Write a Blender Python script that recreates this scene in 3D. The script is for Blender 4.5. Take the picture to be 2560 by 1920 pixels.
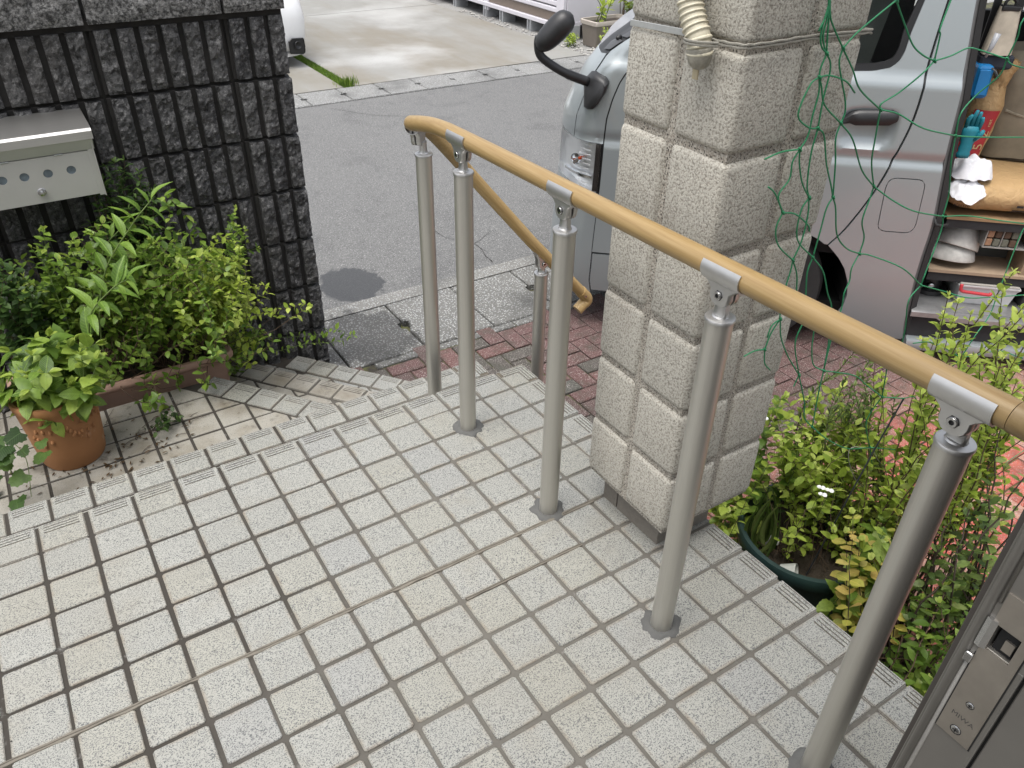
import bpy, math, random
import numpy as np
from mathutils import Vector, Matrix, Quaternion
random.seed(7); rng = np.random.default_rng(7)
SC = bpy.context.scene
COL = SC.collection
for o in list(bpy.data.objects): bpy.data.objects.remove(o)

# ---------------------------------------------------------------- camera
cd = bpy.data.cameras.new('camera'); cam = bpy.data.objects.new('camera', cd); COL.objects.link(cam)
cd.sensor_width = 36.0; cd.lens = 1971.23 / 2560 * 36.0; cd.clip_start = 0.02; cd.clip_end = 600
CR = [[0.844529, -0.535246, 0.016807], [-0.294788, -0.49087, -0.819845], [0.447069, 0.687428, -0.572338]]
cam.matrix_world = Matrix(((CR[0][0], -CR[1][0], -CR[2][0], [-0.39592, -1.03169, 1.27244][0]), (CR[0][1], -CR[1][1], -CR[2][1], [-0.39592, -1.03169, 1.27244][1]),
                           (CR[0][2], -CR[1][2], -CR[2][2], [-0.39592, -1.03169, 1.27244][2]), (0, 0, 0, 1)))
SC.camera = cam
SC.render.resolution_x = 1024; SC.render.resolution_y = 768

# ---------------------------------------------------------------- light
EL, AZ = math.radians(74), math.radians(-105)          # veiled summer sun, high on the left
w = bpy.data.worlds.new('World'); SC.world = w; w.use_nodes = True
nt = w.node_tree; bg = nt.nodes['Background']
sky = nt.nodes.new('ShaderNodeTexSky'); sky.sky_type = 'NISHITA'; sky.sun_disc = False
sky.sun_elevation = EL; sky.sun_rotation = AZ; sky.air_density = 1.0; sky.dust_density = 4.0; sky.ozone_density = 1.0
hs = nt.nodes.new('ShaderNodeHueSaturation'); hs.inputs['Saturation'].default_value = 0.30   # cloud veil
nt.links.new(sky.outputs[0], hs.inputs['Color']); nt.links.new(hs.outputs[0], bg.inputs['Color'])
bg.inputs['Strength'].default_value = 0.15
sl = bpy.data.lights.new('sun', 'SUN'); sl.energy = 1.35; sl.angle = math.radians(40); sl.color = (1.0, 0.97, 0.92)
so = bpy.data.objects.new('sun', sl); COL.objects.link(so)
sd = Vector((math.cos(EL) * math.sin(AZ), math.cos(EL) * math.cos(AZ), math.sin(EL)))
so.rotation_euler = sd.to_track_quat('Z', 'Y').to_euler()
SC.view_settings.view_transform = 'Standard'; SC.view_settings.look = 'None'
SC.view_settings.exposure = 0.97; SC.view_settings.gamma = 1.0
SC.view_settings.use_curve_mapping = False

# ---------------------------------------------------------------- helpers: objects
def mesh_of(name, V, F, smooth=False, mat=None, auto=None):
    me = bpy.data.meshes.new(name)
    me.from_pydata([tuple(v) for v in V], [], [tuple(f) for f in F])
    if smooth: me.polygons.foreach_set('use_smooth', [True] * len(me.polygons))
    if mat: me.materials.append(mat)
    me.update()
    if auto: me.set_sharp_from_angle(angle=math.radians(auto))
    return me

class Thing:
    """an Empty at the thing's base; parts are given in world (or, local=True, in its own) coordinates"""
    def __init__(s, name, label=None, cat=None, loc=(0, 0, 0), rot=None, group=None, kind=None):
        o = s.o = bpy.data.objects.new(name, None); COL.objects.link(o); o.empty_display_size = 0.05
        s.M = Matrix.Translation(Vector(loc)) @ (rot.to_4x4() if rot is not None else Matrix())
        o.matrix_world = s.M; s.I = s.M.inverted(); s.loc = np.array(loc, float)
        s.In = np.array(s.I)
        tag(o, label, cat, group, kind)
    def part(s, name, V, F, mat, parent=None, smooth=False, auto=None, local=False, label=None, kind=None):
        V = np.asarray(V, float).reshape(-1, 3)
        if not local: V = V @ s.In[:3, :3].T + s.In[:3, 3]
        o = bpy.data.objects.new(name, mesh_of(name, V, F, smooth, mat, auto)); COL.objects.link(o)
        o.parent = parent or s.o
        if label: o['label'] = label
        if kind: o['kind'] = kind
        return o
    def inst(s, name, me, mat4, parent=None, local=False):
        o = bpy.data.objects.new(name, me); COL.objects.link(o); o.parent = parent or s.o
        o.matrix_local = mat4 if local else s.I @ mat4
        return o
def tag(o, label=None, cat=None, group=None, kind=None):
    if label: o['label'] = label
    if cat: o['category'] = cat
    if group: o['group'] = group
    if kind: o['kind'] = kind
def solo(name, V, F, mat, label=None, cat=None, group=None, kind=None, smooth=False, auto=None):
    V = np.asarray(V, float).reshape(-1, 3)
    if kind == 'structure': base = np.zeros(3)
    else: base = np.array([V[:, 0].mean(), V[:, 1].mean(), V[:, 2].min()])
    o = bpy.data.objects.new(name, mesh_of(name, V - base, F, smooth, mat, auto)); COL.objects.link(o)
    o.location = base; tag(o, label, cat, group, kind); return o

# ---------------------------------------------------------------- helpers: geometry
def join(*L):
    V = []; F = []; n = 0
    for v, f in L:
        v = np.asarray(v, float).reshape(-1, 3); V.append(v); F += [tuple(i + n for i in q) for q in f]; n += len(v)
    return (np.concatenate(V) if V else np.zeros((0, 3))), F
def box(x0, x1, y0, y1, z0, z1, b=0.0):
    """box with all edges chamfered by b"""
    if b <= 0:
        V = [(x, y, z) for z in (z0, z1) for y in (y0, y1) for x in (x0, x1)]
        return V, [(0, 2, 3, 1), (4, 5, 7, 6), (0, 1, 5, 4), (2, 6, 7, 3), (0, 4, 6, 2), (1, 3, 7, 5)]
    rings = []
    def ring(z, i):
        a, c, d, e = x0 + i, x1 - i, y0 + i, y1 - i; k = b * 0.6 if i < b else b * .4
        return [(a + k, d, z), (c - k, d, z), (c, d + k, z), (c, e - k, z), (c - k, e, z), (a + k, e, z), (a, e - k, z), (a, d + k, z)]
    R = [ring(z0, b), ring(z0 + b * .35, b * .3), ring(z0 + b, 0), ring(z1 - b, 0), ring(z1 - b * .35, b * .3), ring(z1, b)]
    return loft(R)
def loft(R, cap=True, close=True):
    n = len(R[0]); V = [p for r in R for p in r]; F = []
    for i in range(len(R) - 1):
        for j in range(n if close else n - 1):
            k = (j + 1) % n
            F.append((i * n + j, i * n + k, (i + 1) * n + k, (i + 1) * n + j))
    if cap: F.append(tuple(range(n - 1, -1, -1))); F.append(tuple(range((len(R) - 1) * n, len(R) * n)))
    return V, F
def tube(P, r, n=8, cap=True, up=(0, 0, 1)):
    P = [Vector(p) for p in P]; m = len(P); R = []
    rr = r if hasattr(r, '__len__') else [r] * m
    t0 = (P[1] - P[0]).normalized(); a = Vector(up)
    if abs(a.dot(t0)) > .95: a = Vector((1, 0, 0))
    nrm = (a - t0 * a.dot(t0)).normalized()
    for i in range(m):
        t = (P[min(i + 1, m - 1)] - P[max(i - 1, 0)]).normalized()
        nrm = (nrm - t * nrm.dot(t)).normalized(); bn = t.cross(nrm)
        R.append([tuple(P[i] + (nrm * math.cos(2 * math.pi * k / n) + bn * math.sin(2 * math.pi * k / n)) * rr[i]) for k in range(n)])
    return loft(R, cap)
def lathe(prof, c=(0, 0, 0), n=24, sx=1, sy=1, cap=False):
    R = [[(c[0] + r * sx * math.cos(2 * math.pi * k / n), c[1] + r * sy * math.sin(2 * math.pi * k / n), c[2] + z) for k in range(n)] for r, z in prof]
    return loft(R, cap)
def smooth_path(P, sub=6):
    """Catmull-Rom through P"""
    P = [np.array(p, float) for p in P]; Q = [2 * P[0] - P[1]] + P + [2 * P[-1] - P[-2]]; out = []
    for i in range(1, len(Q) - 2):
        a, b, c, d = Q[i - 1:i + 3]
        for k in range(sub):
            t = k / sub
            out.append(.5 * ((2 * b) + (-a + c) * t + (2 * a - 5 * b + 4 * c - d) * t * t + (-a + 3 * b - 3 * c + d) * t ** 3))
    out.append(P[-1]); return out
def clip_poly(poly, n, d):
    """keep n.p <= d"""
    out = []
    for i in range(len(poly)):
        p, q = poly[i], poly[(i + 1) % len(poly)]
        a, b = n[0] * p[0] + n[1] * p[1] - d, n[0] * q[0] + n[1] * q[1] - d
        if a <= 0: out.append(p)
        if (a < 0 < b) or (b < 0 < a):
            t = a / (a - b); out.append((p[0] + t * (q[0] - p[0]), p[1] + t * (q[1] - p[1])))
    return out
def inset_poly(poly, d):
    """inset of a convex ccw polygon"""
    n = len(poly); big = poly
    for i in range(n):
        p, q = poly[i], poly[(i + 1) % n]; ex, ey = q[0] - p[0], q[1] - p[1]; l = math.hypot(ex, ey)
        if l < 1e-6: continue
        nx, ny = ey / l, -ex / l
        big = clip_poly(big, (nx, ny), nx * p[0] + ny * p[1] - d)
        if len(big) < 3: return []
    return big
def area(poly): return .5 * sum(poly[i][0] * poly[(i + 1) % len(poly)][1] - poly[(i + 1) % len(poly)][0] * poly[i][1] for i in range(len(poly)))
def slab(poly, z0, z1, b=.002):
    """convex polygon slab with a worn top edge"""
    ins = inset_poly(poly, b)
    if len(ins) != len(poly): ins = poly
    R = [[(x, y, z0) for x, y in poly], [(x, y, z1 - b) for x, y in poly], [(x, y, z1) for x, y in ins]]
    return loft(R)
def text_mesh(s, size, align='CENTER'):
    c = bpy.data.curves.new('t', 'FONT'); c.body = s; c.size = size; c.align_x = align; c.align_y = 'CENTER'; c.resolution_u = 3
    o = bpy.data.objects.new('t', c); COL.objects.link(o); dg = bpy.context.evaluated_depsgraph_get()
    me = bpy.data.meshes.new_from_object(o.evaluated_get(dg)); V = np.array([v.co[:] for v in me.vertices]); F = [tuple(p.vertices) for p in me.polygons]
    bpy.data.objects.remove(o); bpy.data.curves.remove(c); bpy.data.meshes.remove(me)
    return V, F
def vnoise(p, s=1.0, seed=0):
    from mathutils import noise
    return noise.noise(Vector(p) * s + Vector((seed * 13.7, seed * 7.1, seed * 3.3)))

# ---------------------------------------------------------------- helpers: materials
class Mat:
    def __init__(s, name, rough=.6, metal=0., col=(.5, .5, .5), spec=.5):
        s.m = bpy.data.materials.new(name); s.m.use_nodes = True; s.t = s.m.node_tree; s.b = s.t.nodes['Principled BSDF']
        s.b.inputs['Roughness'].default_value = rough; s.b.inputs['Metallic'].default_value = metal
        s.b.inputs['Base Color'].default_value = (*col, 1); s.b.inputs['Specular IOR Level'].default_value = spec
        s._p = None
    def N(s, t): return s.t.nodes.new('ShaderNode' + t)
    def L(s, a, b): s.t.links.new(a, b)
    def pos(s, local=False):
        if local: n = s.N('TexCoord'); return n.outputs['Object']
        if s._p is None: s._p = s.N('NewGeometry').outputs['Position']
        return s._p
    def rnd(s): return s.N('ObjectInfo').outputs['Random']
    def scl(s, vec, k, rot=None):
        n = s.N('Mapping'); n.inputs['Scale'].default_value = k
        if rot: n.inputs['Rotation'].default_value = rot
        s.L(vec, n.inputs['Vector']); return n.outputs[0]
    def noise(s, scale, detail=3, rough=.5, vec=None, dist=0.):
        n = s.N('TexNoise'); n.inputs['Scale'].default_value = scale; n.inputs['Detail'].default_value = detail
        n.inputs['Roughness'].default_value = rough; n.inputs['Distortion'].default_value = dist
        s.L(vec if vec is not None else s.pos(), n.inputs['Vector']); return n.outputs['Fac']
    def voro(s, scale, vec=None, out='Distance', rnd=1.0):
        n = s.N('TexVoronoi'); n.inputs['Scale'].default_value = scale; n.inputs['Randomness'].default_value = rnd
        s.L(vec if vec is not None else s.pos(), n.inputs['Vector']); return n.outputs[out]
    def ramp(s, fac, stops, const=False):
        n = s.N('ValToRGB'); e = n.color_ramp.elements
        if const: n.color_ramp.interpolation = 'CONSTANT'
        while len(e) < len(stops): e.new(.5)
        for el, (p, c) in zip(e, stops):
            el.position = p; el.color = (*c, 1) if hasattr(c, '__len__') else (c, c, c, 1)
        s.L(fac, n.inputs['Fac']); return n.outputs['Color']
    def mix(s, a, b, fac, mode='MIX'):
        n = s.N('Mix'); n.data_type = 'RGBA'; n.blend_type = mode
        for v, k in ((a, 6), (b, 7)):
            if hasattr(v, 'links') or hasattr(v, 'is_linked'): s.L(v, n.inputs[k])
            else: n.inputs[k].default_value = (*v, 1) if hasattr(v, '__len__') else (v, v, v, 1)
        if hasattr(fac, 'is_linked'): s.L(fac, n.inputs[0])
        else: n.inputs[0].default_value = fac
        return n.outputs[2]
    def math(s, op, a, b=0.):
        n = s.N('Math'); n.operation = op
        for i, v in enumerate((a, b)):
            if hasattr(v, 'is_linked'): s.L(v, n.inputs[i])
            else: n.inputs[i].default_value = v
        return n.outputs[0]
    def col(s, c): s.L(c, s.b.inputs['Base Color']); return s
    def rgh(s, c): s.L(c, s.b.inputs['Roughness']); return s
    def bump(s, h, st=.3, d=.002):
        n = s.N('Bump'); n.inputs['Strength'].default_value = st; n.inputs['Distance'].default_value = d
        s.L(h, n.inputs['Height']); s.L(n.outputs[0], s.b.inputs['Normal']); return s
def plain(name, col, rough=.5, metal=0., var=.12, sc=40, bump=.0):
    m = Mat(name, rough, metal, col)
    n = m.noise(sc, 4, .6)
    m.col(m.mix(tuple(c * (1 - var) for c in col), tuple(min(1, c * (1 + var)) for c in col), n))
    if bump: m.bump(m.noise(sc * 4, 3), bump, .001)
    return m.m

# ================================================================ materials of the setting
GZ = -0.64
def wet(m, cx, cy, rx, ry, k):
    """mask of a damp stain with a ragged outline round (cx, cy)"""
    sx = m.N('SeparateXYZ'); m.L(m.pos(), sx.inputs[0])
    a = m.math('DIVIDE', m.math('SUBTRACT', sx.outputs[0], cx), rx); b = m.math('DIVIDE', m.math('SUBTRACT', sx.outputs[1], cy), ry)
    r = m.math('SQRT', m.math('ADD', m.math('MULTIPLY', a, a), m.math('MULTIPLY', b, b)))
    q = m.math('ADD', r, m.math('MULTIPLY', m.math('SUBTRACT', m.noise(14, 6, .65), .5), k * 2.2))
    return m.ramp(q, [(.86, 1), (.98, 0)])
def m_asphalt():
    m = Mat('asphalt', .85)
    big = m.noise(.55, 5, .6); fine = m.noise(260, 2, .6); sp = m.voro(210, out='Color'); gr = m.noise(150, 2)
    base = m.mix((.100, .100, .099), (.150, .150, .147), big)
    base = m.mix(base, (.07, .07, .071), m.ramp(m.noise(3.2, 5, .65), [(.52, 0), (.72, .6)]))
    base = m.mix(base, (.33, .33, .325), m.ramp(m.noise(140, 2, .6), [(.57, 0), (.68, .9)]))
    base = m.mix(base, (.05, .05, .051), m.ramp(m.noise(120, 2.5, .65), [(.34, .9), (.46, 0)]))
    # hairline cracks
    cr = m.N('TexVoronoi'); cr.feature = 'DISTANCE_TO_EDGE'; cr.inputs['Scale'].default_value = .55
    wv = m.N('Mix'); wv.data_type = 'RGBA'; wv.inputs[0].default_value = .12; m.L(m.pos(), wv.inputs[6])
    nn = m.N('TexNoise'); nn.inputs['Scale'].default_value = 6; m.L(m.pos(), nn.inputs['Vector']); m.L(nn.outputs['Color'], wv.inputs[7]); m.L(wv.outputs[2], cr.inputs['Vector'])
    crm = m.math('MULTIPLY', m.ramp(cr.outputs['Distance'], [(.0, 1), (.006, 0)]), m.ramp(m.noise(.8, 1), [(.5, 0), (.6, 1)]))
    st = wet(m, .875, 2.455, .17, .205, .55)
    base = m.mix(base, (.022, .023, .025), m.math('MULTIPLY', st, .82)); m.rgh(m.ramp(st, [(0, .85), (1, .45)]))
    m.col(base).bump(m.noise(180, 3, .7), .55, .004); return m.m
def m_aggregate(name, a, b, peb, dark):
    """worn concrete with washed-out pebbles"""
    m = Mat(name, .8)
    v = m.voro(95, out='Distance'); cc = m.voro(95, out='Color'); st = m.noise(2.6, 4, .6)
    peb_c = m.mix(peb, (.30, .29, .27), m.N('SeparateColor').outputs[0]) if False else m.mix(peb, (.22, .23, .24), cc)
    base = m.mix(a, b, st)
    base = m.mix(base, peb_c, m.ramp(v, [(.26, 1), (.42, 0)]))
    base = m.mix(base, dark, m.ramp(m.noise(1.7, 3, .6), [(.50, 0), (.68, .75)]))
    if 'far' not in name:
        st = wet(m, .72, 1.93, .24, .26, .6); base = m.mix(base, m.mix(base, (.48, .48, .49), 1.0, 'MULTIPLY'), st)
    m.col(base).bump(m.math('SUBTRACT', 1., v), .7, .004); return m.m
def m_concrete_lot():
    m = Mat('lot_concrete', .7)
    st = m.noise(.7, 6, .62, dist=.6); st2 = m.noise(.45, 5, .6); fine = m.noise(60, 4, .6)
    stretched = m.noise(1.0, 5, .6, m.scl(m.pos(), (1.4, .35, 1)))
    b = m.mix((.17, .166, .15), (.27, .268, .252), st)
    b = m.mix(b, (.17, .15, .115), m.ramp(stretched, [(.46, 0), (.62, .8)]))
    b = m.mix(b, (.37, .37, .36), m.ramp(st2, [(.52, 0), (.68, .9)]))
    b = m.mix(b, (.2, .195, .18), m.ramp(fine, [(.30, .5), (.45, 0)]))
    m.col(b).rgh(m.ramp(st, [(.3, .75), (.7, .5)])).bump(fine, .15, .002); return m.m
def m_paver():
    m = Mat('paver', .85)
    r = m.rnd()
    c = m.ramp(r, [(0, (.070, .042, .038)), (.25, (.060, .052, .045)), (.45, (.088, .042, .039)), (.68, (.058, .056, .048)), (.85, (.108, .050, .045))], True)
    sep = m.N('SeparateXYZ'); m.L(m.pos(), sep.inputs[0])
    fresh = m.ramp(m.math('ADD', m.math('MULTIPLY', sep.outputs[1], -1.0), 0.75), [(.25, 0), (.75, 1)])     # bricks by the carport are cleaner and pinker
    pink = m.ramp(r, [(0, (.37, .095, .065)), (.45, (.36, .185, .138)), (.62, (.40, .085, .06)), (.85, (.36, .14, .10))], True)
    c = m.mix(c, pink, fresh)
    g = m.noise(420, 2, .6); d = m.noise(14, 4, .6)
    c = m.mix(c, (.42, .38, .36), m.ramp(m.noise(230, 2, .6), [(.56, 0), (.68, .8)]))
    c = m.mix(c, (.04, .042, .03), m.ramp(d, [(.45, 0), (.72, .7)]))
    m.col(c).bump(g, .5, .002); return m.m
def m_moss():
    m = Mat('mossy_joint', .95)
    m.col(m.mix((.035, .03, .024), (.10, .105, .035), m.ramp(m.noise(16, 4, .6), [(.42, 0), (.66, 1)]))).bump(m.noise(200, 3), .8, .004); return m.m
def m_tile():
    m = Mat('porch_tile', .42)
    rr = m.rnd()
    sp = m.noise(430, 2, .6); sp2 = m.noise(250, 2, .6)
    tone = m.ramp(rr, [(0, (.292, .292, .264)), (.35, (.300, .299, .268)), (.6, (.294, .290, .252)), (.8, (.305, .305, .277)), (.95, (.285, .286, .266))], True)
    blot = m.noise(9, 4, .6)
    c = m.mix(tone, (.255, .232, .18), m.ramp(blot, [(.54, 0), (.78, .4)]))
    c = m.mix(c, (.06, .062, .066), m.ramp(sp, [(.53, 0), (.60, .92)]))
    c = m.mix(c, (.125, .125, .126), m.ramp(sp2, [(.57, 0), (.64, .6)]))
    c = m.mix(c, (.225, .202, .152), m.ramp(m.noise(1.6, 4, .6), [(.55, 0), (.75, .35)]))
    lc = m.pos(True); sx = m.N('SeparateXYZ'); m.L(lc, sx.inputs[0])                          # grime collecting along the tile rims
    ax = m.math('MAXIMUM', m.math('ABSOLUTE', sx.outputs[0]), m.math('ABSOLUTE', sx.outputs[1]))
    rim = m.math('MULTIPLY', m.ramp(ax, [(.039, 0), (.0452, .8)]), m.ramp(m.noise(22, 3, .6), [(.42, 0), (.7, 1)]))
    c = m.mix(c, (.21, .17, .125), rim)
    m.col(c).rgh(m.ramp(m.noise(5, 3), [(.3, .36), (.7, .55)])).bump(sp, .12, .0006); return m.m
def m_tile_old():
    m = Mat('porch_tile_stained', .5)
    sp = m.noise(620, 1.5, .5); bl = m.noise(7, 5, .65)
    c = m.mix((.29, .275, .24), (.17, .145, .105), m.ramp(bl, [(.45, 0), (.72, .9)]))
    c = m.mix(c, (.085, .085, .09), m.ramp(sp, [(.60, 0), (.655, .85)]))
    c = m.mix(c, (.05, .042, .032), m.ramp(m.noise(16, 4, .7), [(.56, 0), (.72, .85)]))
    m.col(c).bump(sp, .12, .0006); return m.m
def m_grout():
    m = Mat('grout', .9)
    sx = m.N('SeparateXYZ'); m.L(m.pos(), sx.inputs[0])
    dirty = m.ramp(m.math('ADD', m.math('ADD', m.math('MULTIPLY', sx.outputs[0], -1.2), m.math('MULTIPLY', sx.outputs[1], .5)), m.math('MULTIPLY', m.noise(4, 3, .6), .9)), [(.35, 0), (.95, 1)])
    c = m.mix((.140, .132, .115), (.080, .072, .060), m.noise(24, 5, .65))
    c = m.mix(c, (.035, .03, .024), dirty)
    c = m.mix(c, (.30, .295, .28), m.ramp(m.noise(18, 5, .7), [(.62, 0), (.74, .6)]))
    m.col(c).bump(m.noise(160, 4, .6), .5, .002); return m.m
def m_wallblock():
    m = Mat('split_block', .82)
    r = m.rnd(); f = m.noise(210, 3, .65); b = m.noise(3.2, 5, .65)
    c = m.mix((.055, .055, .058), (.10, .099, .098), r)
    c = m.mix(c, (.34, .335, .33), m.ramp(m.noise(70, 6, .78), [(.50, 0), (.68, .85)]))
    c = m.mix(c, (.014, .013, .012), m.ramp(m.noise(48, 5, .75), [(.38, .9), (.50, 0)]))
    c = m.mix(c, (.05, .045, .037), m.ramp(b, [(.5, 0), (.75, .5)]))
    m.col(c).bump(m.noise(95, 6, .75), 1.0, .014); return m.m
def m_capblock():
    m = Mat('split_cap', .85)
    f = m.noise(190, 3, .65)
    c = m.mix((.08, .079, .077), (.36, .355, .345), m.ramp(m.noise(105, 4, .7), [(.40, 0), (.62, 1)]))
    c = m.mix(c, (.025, .025, .024), m.ramp(m.noise(70, 4, .7), [(.38, .95), (.5, 0)]))
    m.col(c).bump(m.noise(85, 6, .75), 1.0, .014); return m.m
def m_pillar():
    m = Mat('sprayed_stucco', .92)
    v = m.noise(250, 4, .68); v2 = m.noise(420, 2, .6); dirt = m.noise(5, 4, .6)
    c = m.mix((.235, .216, .182), (.47, .448, .392), m.ramp(v, [(.38, 0), (.53, 1)]))
    c = m.mix(c, (.06, .052, .045), m.ramp(v2, [(.30, .8), (.38, 0)]))
    c = m.mix(c, (.55, .53, .48), m.ramp(v, [(.60, 0), (.74, .6)]))
    c = m.mix(c, (.20, .155, .12), m.ramp(dirt, [(.55, 0), (.8, .35)]))
    m.col(c).bump(v, .7, .0035); return m.m
def m_groove():
    m = Mat('stucco_groove', .95)
    v = m.noise(240, 2, .5)
    c = m.mix((.25, .222, .185), (.40, .375, .325), m.ramp(v, [(.38, 0), (.62, 1)]))
    c = m.mix(c, (.03, .026, .022), m.ramp(m.noise(330, 1, .5), [(.35, 1), (.43, 0)]))
    m.col(c).bump(v, .7, .003); return m.m
def m_soil():
    m = Mat('soil', .95)
    c = m.mix((.03, .022, .015), (.085, .065, .045), m.noise(30, 5, .7))
    m.col(c).bump(m.noise(80, 5, .7), 1, .01); return m.m
MT = dict(asphalt=m_asphalt(), cover=m_aggregate('gutter_cover', (.095, .094, .088), (.155, .152, .142), (.42, .42, .40), (.045, .045, .043)),
          cover_far=m_aggregate('gutter_cover_far', (.13, .13, .128), (.21, .21, .20), (.46, .46, .45), (.07, .07, .068)),
          lot=m_concrete_lot(), paver=m_paver(), moss=m_moss(), tile=m_tile(), tile_old=m_tile_old(), grout=m_grout(), block=m_wallblock(), cap=m_capblock(),
          pillar=m_pillar(), groove=m_groove(), soil=m_soil(),
          mortar_dark=plain('dark_mortar', (.022, .02, .018), .95, var=.4, sc=60, bump=.4), mortar=plain('fresh_mortar', (.092, .092, .088), .9, var=.25, sc=60, bump=.6),
          crack=plain('joint_filler', (.150, .135, .110), .9, var=.35, sc=45, bump=.5), block_gap=plain('block_gap', (.030, .028, .026), .9, var=.5, sc=40, bump=.4), groove_dirt=plain('groove_dirt', (.10, .085, .065), .9, var=.6, sc=30), black=plain('void', (.008, .008, .008), .9),
          plinth=plain('plinth_tile', (.155, .14, .12), .6, var=.3, sc=120, bump=.15))

# ================================================================ ground, street, lot
V, F = box(-150, 150, -150, 150, -.95, -.80); solo('ground', V, F, plain('ground', (.17, .165, .15), .9, sc=3), kind='structure')
def sheet(name, x0, x1, y0, y1, z, mat, th=.12): V, F = box(x0, x1, y0, y1, z - th, z); return solo(name, V, F, mat, kind='structure')
sheet('road', -25, 25, 2.262, 5.585, GZ - .004, MT['asphalt'])
sheet('parking_lot', -12, 2.30, 6.012, 16, GZ + .004, MT['lot'])
lot2 = sheet('parking_lot', 2.405, 5.02, 6.012, 9.35, GZ + .004, MT['lot']); sheet('parking_lot', 2.405, 5.02, 9.362, 16, GZ + .004, MT['lot'])
sheet('grass_bed', 2.30, 2.405, 6.012, 16, GZ - .012, MT['soil'])
sheet('gravel_bed', 5.02, 14, 6.012, 16, GZ - .03, m_aggregate('gravel', (.16, .155, .15), (.27, .265, .25), (.42, .42, .41), (.05, .05, .05)))
sheet('road_edge', -25, 25, 2.165, 2.262, GZ + .001, m_aggregate('edge_concrete', (.12, .118, .112), (.20, .195, .18), (.40, .40, .38), (.06, .06, .058)))
sheet('gutter_bed', -25, 25, 1.69, 2.165, GZ - .03, MT['moss']); sheet('gutter_bed', -25, 25, 5.585, 6.012, GZ - .03, MT['moss'])
# lids of the two roadside gutters, each with half a lifting hole at its ends
def lid(x0, x1, y0, y1, hole0, hole1, d):
    g = .005; x0 += g; x1 -= g; ym = (y0 + y1) / 2; hw = (y1 - y0) * .085; hd = .022; P = [(x0, y0), (x1, y0)]
    if hole1: P += [(x1, ym - hw), (x1 - hd, ym - hw * .7), (x1 - hd, ym + hw * .7), (x1, ym + hw)]
    P += [(x1, y1), (x0, y1)]
    if hole0: P += [(x0, ym + hw), (x0 + hd, ym + hw * .7), (x0 + hd, ym - hw * .7), (x0, ym - hw)]
    P = [(x + random.uniform(-.002, .002), y + random.uniform(-.002, .002)) for x, y in P]
    return loft([[(x, y, GZ - .03) for x, y in P], [(x, y, GZ - .004) for x, y in P], [(x + (.004 if x < (x0 + x1) / 2 else -.004), y + (.004 if y < ym else -.004), GZ + d) for x, y in P]])
gut = Thing('gutter', kind='structure', loc=(1.3, 1.92, GZ)); 
for k in range(-4, 8):
    x0 = .925 + .362 * k; V, F = lid(x0, x0 + .362, 1.715, 2.158, k % 2 == 0, k % 2 == 1, random.uniform(0, .006)); gut.part('gutter_lid', V, F, MT['cover'])
gut2 = Thing('gutter', kind='structure', loc=(3, 5.8, GZ))
for k in range(-3, 12):
    x0 = 2.217 + .364 * k; V, F = lid(x0, x0 + .364, 5.602, 5.998, True, True, random.uniform(0, .005)); gut2.part('gutter_lid', V, F, MT['cover_far'])
# damp asphalt patch at the gutter
def rag(a, seed): return .045 * vnoise((math.cos(a) * 4, math.sin(a) * 4, seed), 1.3) + .03 * vnoise((math.cos(a) * 11, math.sin(a) * 11, seed), 1.2)
def blob(cx, cy, rx, ry, z, n=40, j=.10, seed=0, th=.003):
    P = [(cx + rx * math.cos(a) * (1 + j * vnoise((math.cos(a) * 1.2, math.sin(a) * 1.2, seed), 1.2) + rag(a, seed)), cy + ry * math.sin(a) * (1 + j * vnoise((math.cos(a) * 1.2, math.sin(a) * 1.2, seed + 5), 1.2) + rag(a, seed))) for a in [2 * math.pi * k / n for k in range(n)]]
    return loft([[(x, y, z - th) for x, y in P], [(x, y, z) for x, y in P]])
mp = Mat('patched_asphalt', .75); mp.col(mp.mix((.020, .021, .023), (.055, .056, .059), mp.noise(130, 3, .6))).bump(mp.noise(160, 3), .4, .003)
if 0: V, F = blob(.875, 2.455, .165, .20, GZ + .0015, 120, .30, 3); solo('road_patch', V, F, mp.m, kind='structure')

# two hairline cracks in the asphalt
def crack(pts, w0=.006, seed=0):
    P = smooth_path([(x, y, 0) for x, y in pts], 10); R = []
    for i, p in enumerate(P):
        p = p + np.array((.012 * vnoise((i * .31, seed, 0), 1.3), .012 * vnoise((i * .31, seed, 9), 1.3), 0)); q = P[min(i + 1, len(P) - 1)] - P[max(i - 1, 0)]; q /= np.linalg.norm(q) + 1e-9; n_ = np.array((-q[1], q[0], 0)); h = w0 * (.25 + .75 * abs(vnoise((i * .5, seed, 4), 1)))
        R.append([(p[0] + n_[0] * h, p[1] + n_[1] * h, GZ + .0002), (p[0] - n_[0] * h, p[1] - n_[1] * h, GZ + .0002)])
    V, F = loft(R, False, False); solo('road_crack', V, F, MT['mortar_dark'], kind='structure')
crack([(1.62, 2.30), (1.66, 2.55), (1.55, 2.75), (1.60, 3.0)], .004, 1); crack([(1.66, 2.55), (1.85, 2.66)], .003, 2); crack([(1.95, 5.45), (2.2, 5.1), (2.5, 4.9)], .005, 3)
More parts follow.
